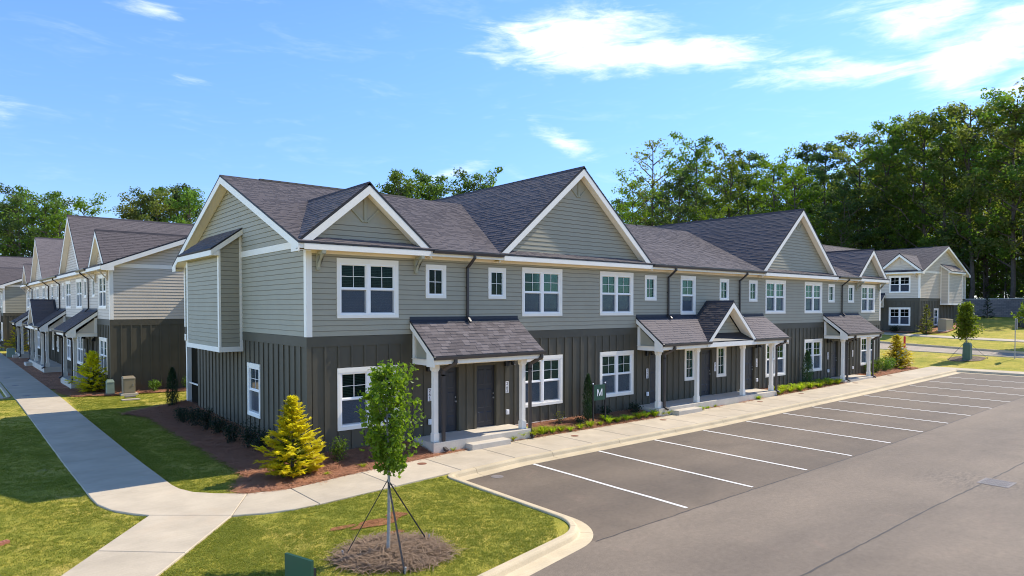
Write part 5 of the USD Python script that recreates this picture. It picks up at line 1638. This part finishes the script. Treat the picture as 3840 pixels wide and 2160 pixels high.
# ------------------------------------------------------------------ the woods
def wood_tree(seed, h, kind, n=5200):
    """A tall woodland tree: trunk, rising limbs and leaf clumps with gaps between them."""
    rng = np.random.default_rng(seed)
    tr = MB()
    tt = np.linspace(0, 1, 8)
    wob = np.cumsum(rng.normal(0, .012 * h, (8, 2)), 0) * .5
    axis = np.column_stack([wob - wob[0], tt * h * .93])
    r0 = .011 * h
    tr.tube(axis, np.linspace(r0, r0 * .18, 8), 7)
    C, S = [], []
    pine = kind == 'pine'
    lowb = {'pine': .34, 'tall': .24, 'full': .08, 'bare': .22, 'under': .03}[kind]
    spread = {'pine': .13, 'tall': .19, 'full': .22, 'bare': .17, 'under': .30}[kind]
    nb = {'pine': 28, 'tall': 30, 'full': 34, 'bare': 26, 'under': 24}[kind]
    for i in range(nb):
        t = lowb + (1 - lowb) * ((i + rng.random()) / nb)
        prof = math.sin(math.pi * min(1, .22 + .70 * (t - lowb) / (1 - lowb))) ** .7
        a = i * 2.4 + rng.uniform(-.6, .6)
        L = h * spread * prof * rng.uniform(.6, 1.25)
        k = min(7.0, t * 7 * .98)
        p = np.array([np.interp(t * .93, axis[:, 2] / h, axis[:, 0]), np.interp(t * .93, axis[:, 2] / h, axis[:, 1]), t * h * .93])
        q = p + [math.cos(a) * L, math.sin(a) * L, L * (rng.uniform(-.05, .25) if pine else rng.uniform(.25, .75))]
        pts = limb(p - [0, 0, .2 * L], q, rng, 5, .1)
        tr.tube(pts, np.linspace(r0 * .34, r0 * .07, 5), 4, False)
        for s in np.linspace(.35, 1.05, 5 if not pine else 4):
            c = p + (q - p) * s + rng.normal(0, .05 * L, 3)
            C.append(c); S.append(h * (.030 if pine else .036) * rng.uniform(.6, 1.35))
    C, S = np.array(C), np.array(S)
    if kind == 'bare':
        n = int(n * .22)
    k = rng.integers(0, len(C), n)
    off = rng.normal(size=(n, 3)); off /= np.linalg.norm(off, axis=1, keepdims=True)
    P = C[k] + off * (S[k] * rng.random(n) ** .4)[:, None] * [1.15, 1.15, .75]
    return tr, leaves(P, h * (.0075 if not pine else .0068), rng, .45, .2, .6, off * .6)


KINDS = [('pine', 'wood_b'), ('tall', 'wood_a'), ('tall', 'wood_d'), ('full', 'wood_a'), ('full', 'wood_c'), ('bare', 'wood_d'), ('under', 'wood_c'), ('pine', 'wood_b'), ('tall', 'wood_a'), ('full', 'wood_b')]
WORDS = {'pine': 'tall dark pine', 'tall': 'tall spreading broadleaf tree', 'full': 'full-crowned green tree', 'bare': 'half-bare tree', 'under': 'low bright green tree'}
protos, TOPS = {}, {}


def plant(kindno, x, y, z, s, rot, label, group):
    kind, mat = KINDS[kindno]
    if kindno in TOPS:
        s = s * 10.0 / TOPS[kindno]
    if kindno not in protos:
        tr, lv = wood_tree(300 + kindno, 10.0, kind, 6000 if kind != 'under' else 4200)
        TOPS[kindno] = float(np.percentile(lv[0][:, 2], 99.3))
        s = s * 10.0 / TOPS[kindno]
        nm = {'pine': 'pine_tree', 'tall': 'broadleaf_tree', 'full': 'broadleaf_tree', 'bare': 'half_bare_tree', 'under': 'small_tree'}[kind]
        T = thing(nm, label, 'tree', (x, y, z), rot, group, None, s)
        part('trunk', tr, M['bark'], T)
        part('crown', lv, M[mat], T)
        protos[kindno] = T
        return T
    return copy_of(protos[kindno], label, (x, y, z), rot, group, s)


def at_pixel(sx, dist):
    """A place on the ground so many metres away in the direction of a picture column: how the photograph was measured."""
    a, _ = pixel_dir(sx, 724)
    return CAM[0] + math.sin(a) * dist, CAM[1] + math.cos(a) * dist


def wood_height(sx, sy, dist):
    a, _ = pixel_dir(sx, 724)
    depth = dist * math.cos(a - YAW)
    return CAM[2] + depth * (CY - sy * 3840 / 2576) / FPX * .985


wr = np.random.default_rng(77)
NTH = ordinal + ['twenty-first', 'twenty-second', 'twenty-third', 'twenty-fourth', 'twenty-fifth', 'twenty-sixth']
# front row of the right-hand wood: column, top row in the photograph, distance, kind; the last ones stand out of view and shade the far lawn
FRONT = [(1588, 480, 128, 4), (1645, 392, 126, 5), (1742, 388, 124, 3), (1700, 470, 118, 9), (1822, 418, 122, 3), (1790, 560, 112, 6), (1885, 425, 128, 0), (1945, 428, 120, 4), (2000, 452, 116, 4), (2030, 400, 128, 7), (2078, 402, 124, 0), (2130, 470, 116, 9),
         (2165, 372, 122, 2), (2225, 345, 120, 1), (2275, 338, 124, 2), (2330, 322, 118, 8), (2385, 318, 116, 1), (2440, 300, 114, 2), (2490, 292, 118, 2), (2545, 268, 112, 8), (2610, 250, 110, 2), (2680, 250, 112, 1), (2740, 255, 108, 3), (2800, 250, 112, 1), (2870, 250, 108, 2), (2950, 250, 112, 8), (3040, 250, 110, 3)]
for i, (sx, sy, d, kn) in enumerate(FRONT):
    x, y = at_pixel(sx, d)
    z = float(H(x, y))
    h_ = wood_height(sx, sy, d) - z
    plant(kn, x, y, z, h_ / 10.0, wr.uniform(0, 6.28), '%s in the front row of the right-hand wood, %s from the left' % (WORDS[KINDS[kn][0]], (NTH + ['twenty-seventh'])[i]), 'front row of the right-hand wood')
# trees standing behind, which only fill the gaps
k = 0
for row, (d0, drop) in enumerate([(140, 35)]):
    for sx in np.arange(1565, 2760, 54):
        sxx = sx + wr.uniform(-18, 18)
        d = d0 + wr.uniform(-5, 5)
        top = np.interp(sxx, [1560, 1700, 2100, 2200, 2576, 2760], [500, 425, 430, 375, 300, 290]) + drop + wr.uniform(-12, 30)
        x, y = at_pixel(sxx, d)
        z = float(H(x, y)); h_ = wood_height(sxx, top, d) - z
        kn = int(wr.choice([0, 3, 9, 1, 4, 7], p=[.22, .26, .22, .12, .08, .10]))
        plant(kn, x, y, z, h_ / 10.0, wr.uniform(0, 6.28), '%s in the back row of the right-hand wood, %s from the left' % (WORDS[KINDS[kn][0]], NTH[k]), 'back row of the right-hand wood')
        k += 1
# low trees and brush along the edge of the wood
for i, sx in enumerate(np.arange(1580, 2740, 52)):
    d = 111 + wr.uniform(-3, 6)
    x, y = at_pixel(sx, d)
    z = float(H(x, y))
    kn = 6 if i % 4 == 1 else 9 if i % 2 else 3
    hh = wr.uniform(9, 15)
    plant(kn, x + 3, y, z + (.0), hh / 10.0, wr.uniform(0, 6.28), '%s at the edge of the right-hand wood, %s from the left' % ('bright small tree' if kn == 6 else 'dark bushy tree', (ordinal + ['twenty-first', 'twenty-second', 'twenty-third', 'twenty-fourth'])[i]), 'low trees along the edge of the right-hand wood')
for i, sx in enumerate(np.arange(2085, 3050, 42)):
    d = 121 + wr.uniform(-3, 4)
    x, y = at_pixel(sx, d)
    z = float(H(x, y))
    plant([9, 3, 9, 0, 3][i % 5], x, y, z, wr.uniform(13, 19) / 10.0, wr.uniform(0, 6.28), 'dense dark green tree filling the wood above the block wall, %s from the left' % NTH[i], 'dense trees above the block wall')
for i, sx in enumerate(np.arange(1560, 2780, 58)):
    d = 172 + wr.uniform(-8, 8)
    x, y = at_pixel(sx, d)
    z = float(H(x, y))
    plant([9, 3][i % 2], x, y, z, (wood_height(sx, np.interp(sx, [1560, 2100, 2200, 2600], [560, 520, 470, 420]), d) - z) / 10.0, wr.uniform(0, 6.28), 'distant tree glimpsed deep inside the right-hand wood, %s from the left' % NTH[i], 'distant trees deep in the right-hand wood')
# trees behind the roofs at the left and in the middle
LEFT = [(-40, 560, 118, 3, 'full tree cut by the left edge, behind the pale row'), (22, 560, 112, 0, 'dark pine at the far left above the small green roof'), (60, 518, 108, 9, 'tall dense dark tree left of the pale row gables'), (112, 524, 106, 3, 'wide dark tree just left of the tallest pale gable'), (150, 580, 104, 4, 'olive tree half hidden behind the tallest pale gable'),
        (218, 532, 112, 4, 'bright green treetop above the pale roof'), (350, 535, 104, 2, 'bronze treetop above the right end of the pale roof'), (400, 522, 102, 2, 'bronze-green treetop between the pale and the green roof'), (455, 508, 106, 0, 'pointed pine top beside the green gable'), (488, 518, 100, 8, 'dark treetop touching the green end gable'),
        (1018, 482, 105, 3, 'round treetop left above the green roof ridge'), (1082, 482, 108, 3, 'dark round treetop above the green roof ridge'), (1202, 470, 110, 3, 'small treetop beside the big gable ridge'),
        (1000, 486, 107, 9, 'dense dark treetop at the left end of the clump above the green ridge'), (1048, 482, 110, 3, 'dense treetop in the middle of the clump above the green ridge'), (1100, 486, 106, 9, 'low dark treetop at the right end of the clump above the green ridge'), (1188, 478, 112, 9, 'dark treetop just left of the big gable ridge'),
        (38, 535, 116, 9, 'dark dense tree between the far-left pine and the pale gables'), (88, 520, 113, 3, 'green tree filling the far-left clump in the middle'), (132, 540, 110, 9, 'dark tree at the right end of the far-left clump'), (372, 528, 109, 9, 'dense tree left of the bronze treetops above the pale roof'), (430, 516, 109, 3, 'dense green treetop among the bronze ones above the pale roof'), (470, 514, 108, 9, 'dark dense treetop nearest the green end gable')]
for sx, sy, d, kn, lab in LEFT:
    x, y = at_pixel(sx, d)
    z = float(H(x, y)) - 1
    h_ = wood_height(sx, sy, d) - z
    plant(kn, x, y, z, h_ / 10.0, wr.uniform(0, 6.28), lab, 'trees behind the roofs')

# ------------------------------------------------------------------ signs, cabinets, covers and other things
sg = thing('letter_sign', 'dark green sign with a white letter M on two black posts', 'sign', (10.98, -.88, zb(10.98, -.88) - .05))
t = MB(); t.box(-.31, .31, -.022, .022, .92, 1.50); part('panel', t, M['green'], sg)
tm = meshkit.text_mesh('M', .26, .006, False)
v = np.array(tm.vertices); v[:, 0] -= (v[:, 0].min() + v[:, 0].max()) / 2
t = MB(); t.add(np.column_stack([v[:, 0] * 1.06, -.0225 - v[:, 2], v[:, 1] + 1.08]), tm.faces[:, ::1]); part('letter', t, M['plate'], sg)
for s in (-1, 1):
    t = MB(); t.box(s * .33 - .024, s * .33 + .024, -.024, .024, -.3, 1.53); p = part('post', t, M['black'], sg)
    ic = trimesh.creation.icosphere(2, .03); t = MB(); t.add(np.array(ic.vertices) + [s * .33, 0, 1.555], ic.faces); part('finial', t, M['plate'], p, smooth=True)

sg = thing('sign_panel', 'dark green sign board seen from behind at the bottom edge of the photo', 'sign', (-3.92, -8.68, float(H(-4, -9)) + ZL), math.atan2(-.502, .159))
t = MB(); t.box(0, .56, -.022, .022, .40, .93); part('panel', t, M['green'], sg)
for x in (.03, .53):
    t = MB(); t.box(x - .024, x + .024, .0225, .07, -.2, .8); part('post', t, M['black'], sg)


def cabinet(name, label, cat, loc, w, d, h, mat, rotz=0.0, group=None, pad=True, slope=.04):
    T = thing(name, label, cat, loc, rotz, group)
    t = MB(); t.box(-w / 2, w / 2, -d / 2, d / 2, .06, h - .06); body = part('body', t, mat, T)
    t = MB(); t.hexa([(-w / 2 - .02, -d / 2 - .02, h - .06), (w / 2 + .02, -d / 2 - .02, h - .06), (w / 2 + .02, d / 2 + .02, h - .06), (-w / 2 - .02, d / 2 + .02, h - .06), (-w / 2 + .02, -d / 2 + .02, h), (w / 2 - .02, -d / 2 + .02, h), (w / 2 - .02, d / 2 - .02, h + slope), (-w / 2 + .02, d / 2 - .02, h + slope)])
    part('lid', t, mat, T)
    t = MB(); t.box(-w / 2 + .05, w / 2 - .05, -d / 2 - .008, -d / 2, .14, h - .14); part('door', t, mat, T)
    t = MB(); t.box(w / 2 - .12, w / 2 - .09, -d / 2 - .03, -d / 2 - .008, h * .5, h * .62); part('latch', t, M['grey_metal'], T)
    if pad:
        t = MB(); t.box(-w / 2 - .1, w / 2 + .1, -d / 2 - .1, d / 2 + .1, -.1, .06); part('pad', t, M['conc2'], T)
    return T


def pedestal(label, loc, w, h, mat, group=None, name='utility_pedestal'):
    T = thing(name, label, 'utility box', loc, 0, group)
    t = MB(); t.hexa([(-w / 2, -w / 2, -.05), (w / 2, -w / 2, -.05), (w / 2, w / 2, -.05), (-w / 2, w / 2, -.05), (-w / 2 * .9, -w / 2 * .9, h * .86), (w / 2 * .9, -w / 2 * .9, h * .86), (w / 2 * .9, w / 2 * .9, h * .86), (-w / 2 * .9, w / 2 * .9, h * .86)])
    part('body', t, mat, T)
    t = MB(); t.hexa([(-w / 2, -w / 2, h * .84), (w / 2, -w / 2, h * .84), (w / 2, w / 2, h * .84), (-w / 2, w / 2, h * .84), (-w / 2 * .7, -w / 2 * .7, h), (w / 2 * .7, -w / 2 * .7, h), (w / 2 * .7, w / 2 * .7, h), (-w / 2 * .7, w / 2 * .7, h)])
    part('cap', t, mat, T)
    return T


gz_ = lambda x, y: float(H(x, y)) + ZL
cabinet('metal_cabinet', 'tan metal utility cabinet standing against the pale end wall', 'utility box', (-1.28, 19.15 - .55, gz_(-1.3, 18.6) + .03), .52, .42, .84, M['steel'])
pedestal('pale green utility pedestal beside the golden cypress at the pale row', (-1.98, 19.1, gz_(-2, 19)), .34, .74, M['pale_green'])
pedestal('dark green utility post in front of the far young maple', (49.15, -1.75, gz_(49.1, -1.7)), .50, 1.32, M['pedestal'])
pedestal('grey-green pedestal behind the golden cypress at the far end', (47.5, 2.05, gz_(47.5, 2)), .62, .95, M['pale_green'])
pedestal('small pale green pedestal far down the footpath at the left edge', (-4.3, 52.5, gz_(-4.3, 52)), .6, .8, M['pale_green'])
cabinet('low_cabinet', 'low pale utility cabinet in front of the far house end wall', 'utility box', (66.8, 5.2, gz_(66.8, 5.2)), 1.9, .7, 1.15, M['steel'])
t = MB(); t.box(-.85, .85, -.4, .4, -.3, .55); o = single('concrete_block', (t.get()[0] + [42.2, 3.2, gz_(42, 3)], t.get()[1]), M['conc2'], 'low grey concrete block on the lawn behind the far corner of the green row', 'block')
for x, y, w, d, m_, lab in [(-1.52, 16.7, .72, .34, 'conc', 'pale concrete utility lid on the lawn before the tan cabinet'), (-1.35, 17.8, .42, .34, 'iron', 'dark utility lid on the lawn before the tan cabinet'), (45.9, 1.3, 1.3, .9, 'conc', 'pale concrete utility lid on the lawn right of the far golden cypress')]:
    t = MB(); t.box(x - w / 2, x + w / 2, y - d / 2, y + d / 2, gz_(x, y) - .1, gz_(x, y) + .05)
    t.box(x - w / 2 + .03, x + w / 2 - .03, y - d / 2 + .03, y + d / 2 - .03, gz_(x, y) + .05, gz_(x, y) + .058)
    single('concrete_pad', t, M[m_], lab, 'lid')  # utility lids lying flat on the lawn
# round rusty covers in the pavement
for i, (x, y, r_) in enumerate([(2.49, -2.02, .135), (8.71, -1.86, .135), (13.71, -1.74, .135), (20.9, -1.7, .135), (24.9, -1.62, .135), (31.2, -1.55, .15), (36.3, -1.4, .15)]):
    T = thing('round_cover', 'rusty round cover set in the pavement in front of the houses, %s from the left' % ordinal[i], 'cover', (x, y, float(H(x, y)) + .155), 0, 'round covers in the pavement')
    t = MB(); t.cyl(0, 0, -.05, .005, r_, 24); lid = part('lid', t, M['rust'], T)
    t = MB(); t.cyl(0, 0, .005, .008, r_ * .78, 20); part('raised_disc', t, M['rust'], lid)
for i, (x, y) in enumerate([(-5.15, 20.9), (-5.3, 26.5), (-5.45, 31.5)]):
    t = MB(); t.cyl(x, y, gz_(x, y), float(H(x, y)) + .161, .16, 20)
    single('dark_cover', t, M['iron'], 'dark round cover in the shaded footpath at the left, %s from the front' % ordinal[i], 'cover', 'dark covers in the footpath')
t = MB(); t.cyl(3.62, -4.02, -.05, .006, .17, 20)
single('valve_cover', t, M['iron'], 'dark round valve cover in the asphalt near the island kerb', 'cover')
# drain grate
T = thing('storm_drain', 'grey iron storm drain grate in the asphalt at the right', 'drain', (13.23, -12.8, 0), .0)
t = MB(); t.box(-.38, .38, -.34, .34, -.1, .004); part('pit', t, M['black'], T)  # solid black block puts the shade inside the drain into colour
t = MB()
for y0, y1, x0, x1 in [(-.34, -.30, -.38, .38), (.30, .34, -.38, .38), (-.30, .30, -.38, -.33), (-.30, .30, .33, .38)]:
    t.box(x0, x1, y0, y1, .0045, .012)
part('rim', t, M['iron'], T)
for x in (-.11, .11):
    t = MB(); t.box(x - .025, x + .025, -.30, .30, .0045, .012); part('rib', t, M['iron'], T)
for k in range(13):
    for a, b in ((-.33, -.135), (-.085, .085), (.135, .33)):
        t = MB(); y = -.28 + k * .0465; t.box(a, b, y - .012, y + .012, .0046, .010); part('bar', t, M['iron'], T)
# brick in the grass at the left edge
bx, by = -6.93, -2.42
T = thing('loose_brick', 'red brick with holes lying on the grass at the left edge', 'brick', (bx, by, gz_(bx, by) + .0), .5)
bp_ = rect(-.10, .10, -.05, .05)
for x in (-.055, 0, .055):
    bp_ = bp_.difference(Point(x, 0).buffer(.017, 8))
t = MB(); t.poly(bp_, 0.0, .062); part('body', t, M['brick'], T)
# marker post, sign post, bin
T = thing('marker_post', 'red marker post beside the street at the far right', 'post', (53.0, 3.85, float(H(53, 3.85))))
t = MB(); t.cyl(0, 0, 0, 1.2, .085, 10); part('post', t, M['red'], T)
t = MB(); t.cyl(0, 0, 1.2, 1.26, .088, 10, .05); part('cap', t, M['red'], T)
T = thing('road_sign', 'grey road sign seen edge-on on a metal post by the street', 'sign', (51.05, -4.15, gz_(51, -4.15)))
t = MB(); t.box(-.03, .03, -.025, .025, 0, 2.95); part('post', t, M['grey_metal'], T)
th_ = .42; t = MB(); c_, s_ = math.cos(th_), math.sin(th_)
for a, b, w in [(2.15, 2.9, .38)]:
    t.hexa([(x_ * c_ - y_ * s_, x_ * s_ + y_ * c_ , z_) for z_ in (a, b) for x_, y_ in ((-w, -.07), (w, -.07), (w, -.05), (-w, -.05))])
part('plate', t, M['grey_metal'], T)
T = thing('waste_bin', 'black waste bin with a white label on the shaded slope at the right', 'bin', (70.6, -.2, gz_(70.6, -.2)), -1.0)
t = MB(); t.hexa([(-.5, -.4, .05), (.5, -.4, .05), (.5, .4, .05), (-.5, .4, .05), (-.58, -.48, 1.0), (.58, -.48, 1.0), (.58, .48, 1.0), (-.58, .48, 1.0)]); part('body', t, M['bin'], T)
t = MB(); t.box(-.6, .6, -.5, .5, 1.0, 1.08); part('lid', t, M['pedestal'], T)
t = MB(); t.box(-.22, .22, -.475, -.465, .62, .92); t = MB(); t.hexa([(-.24, -.475, .6), (.24, -.475, .6), (.24, -.46, .6), (-.24, -.46, .6), (-.24, -.5, .93), (.24, -.5, .93), (.24, -.48, .93), (-.24, -.48, .93)]); part('label_panel', t, M['plate'], T)
# block retaining wall beyond the far house
wa, wb = at_pixel(2418, 112), at_pixel(2780, 98)
T = thing('retaining_wall', 'long block retaining wall at the foot of the wood, right of the far house', 'wall')
za, zb2 = float(H(*wa)), float(H(*wb))
t = MB(); t.beam((wa[0], wa[1], 3.0 + 1.0), (wb[0], wb[1], 3.0 + 1.0), .4, 3.3); part('blocks', t, M['retain'], T)
n_ = 14
for k in range(n_):
    a, b = np.array(wa) + (np.array(wb) - wa) * (k + .02) / n_, np.array(wa) + (np.array(wb) - wa) * (k + .98) / n_
    t = MB(); t.beam((a[0], a[1], 5.72), (b[0], b[1], 5.72), .5, .13); part('coping', t, M['conc2'], T)

# ------------------------------------------------------------------ grass and straw
def scatter(name, label, cat, polys, density, proto_meshes, mat, zf, seed, smin, smax, keep=None):
    rng = np.random.default_rng(seed)
    P = []
    for q, dens in zip(polys, density):
        x0, y0, x1, y1 = q.bounds
        n = int(dens * (x1 - x0) * (y1 - y0))
        p = rng.uniform((x0, y0), (x1, y1), (n, 2))
        shapely.prepare(q)
        P.append(p[shapely.contains_xy(q, p[:, 0], p[:, 1])])
    P = np.vstack(P)
    if keep is not None:
        P = P[keep(P, rng)]
    n = len(P)
    pi = UsdGeom.PointInstancer.Define(stage, '/World/' + numbered('/World', name))
    custom(pi.GetPrim(), label=label, category=cat, kind='stuff')
    paths = []
    for i, m_ in enumerate(proto_meshes):
        usdkit.mesh(stage, '%s/tuft_%03d' % (pi.GetPath(), i + 1), m_, mat)
        paths.append(Sdf.Path('%s/tuft_%03d' % (pi.GetPath(), i + 1)))
    pi.CreatePrototypesRel().SetTargets(paths)
    z = zf(P[:, 0], P[:, 1])
    pi.CreatePositionsAttr(Vt.Vec3fArray.FromNumpy(np.column_stack([P, z]).astype(np.float32)))
    a = rng.uniform(0, 2 * math.pi, n)
    pi.CreateOrientationsAttr(Vt.QuathArray([Gf.Quath(float(math.cos(x / 2)), 0, 0, float(math.sin(x / 2))) for x in a]))
    s = rng.uniform(smin, smax, n)
    pi.CreateScalesAttr(Vt.Vec3fArray.FromNumpy(np.column_stack([s, s, s * rng.uniform(.7, 1.2, n)]).astype(np.float32)))
    pi.CreateProtoIndicesAttr(Vt.IntArray.FromNumpy(rng.integers(0, len(proto_meshes), n).astype(np.int32)))
    return n


def grass_tuft(seed):
    rng = np.random.default_rng(seed)
    n = 16
    P = np.column_stack([rng.normal(0, .035, (n, 2)), np.full(n, -.012)])
    D = np.column_stack([rng.normal(0, .55, (n, 2)), np.ones(n)])
    return blades(P, D, rng.uniform(.030, .062, n), .0075, rng, .35)


def straw_tuft(seed):
    rng = np.random.default_rng(seed)
    n = 10
    P = np.column_stack([rng.normal(0, .07, (n, 2)), rng.uniform(.0, .03, n)])
    a = rng.uniform(0, 6.3, n)
    D = np.column_stack([np.cos(a), np.sin(a), rng.normal(.05, .16, n)])
    return blades(P, D, rng.uniform(.10, .22, n), .0095, rng, .1)


blockers = shapely.union_all(bed_polys + [paved, ring_poly.buffer(-.06)] + [c.buffer(-.10) for c in clay_polys] + [sbox(0, 0, BL, BD)])
isl = Polygon([(-8.5, -11.2), (-1, -9.45), (1.3, -8.85), (2.2, -7.7), (2.2, -3.45), (-1, -3.8), (-3, -3.4), (-7, -8)]).difference(LOT).difference(blockers)
l1 = sbox(-12, -9, -3, 12).difference(blockers).difference(LOT)
l2 = sbox(-3.7, -1.5, -1.2, 19).difference(blockers)
l3 = sbox(-12, 12, -5.5, 20.2).difference(blockers)
l4 = sbox(-3.8, 12, 3, 19).difference(blockers).difference(l2)
patchy = lambda P, rng: rng.random(len(P)) < np.clip(1.6 - 2.6 * np.abs(meshkit.fbm(np.column_stack([P * .5, 0 * P[:, 0]]), 3, 2) - .45), .35, 1)
scatter('grass', 'short mown yellow-green grass of the lawns near the houses', 'grass', [isl, l1, l2, l3, l4], [420, 300, 260, 130, 130], [grass_tuft(i) for i in range(6)], M['blade'], lawnz, 4, .7, 1.3, patchy)
sb = [b.buffer(.10).difference(paved).difference(sbox(0, .01, BL, BD)).difference(sbox(3.38, -1.16, 7.4, 0)).difference(sbox(14.2, -1.16, 23.4, 0)).difference(LOT) for b in bed_polys[:7]]
scatter('pine_straw', 'reddish brown pine straw spread over the planting beds', 'mulch', sb, [190, 190, 260, 260, 120, 90, 60], [straw_tuft(i) for i in range(6)], M['straw'], bedz, 6, .8, 1.3)
rz = mound(ring_c, .9, .85, .06, .012)
scatter('pine_straw', 'grey-brown straw heaped round the trunk of the front young maple', 'mulch', [ring_poly.buffer(.08)], [480], [straw_tuft(i + 20) for i in range(5)], M['straw_grey'], rz, 8, 1.0, 1.8)
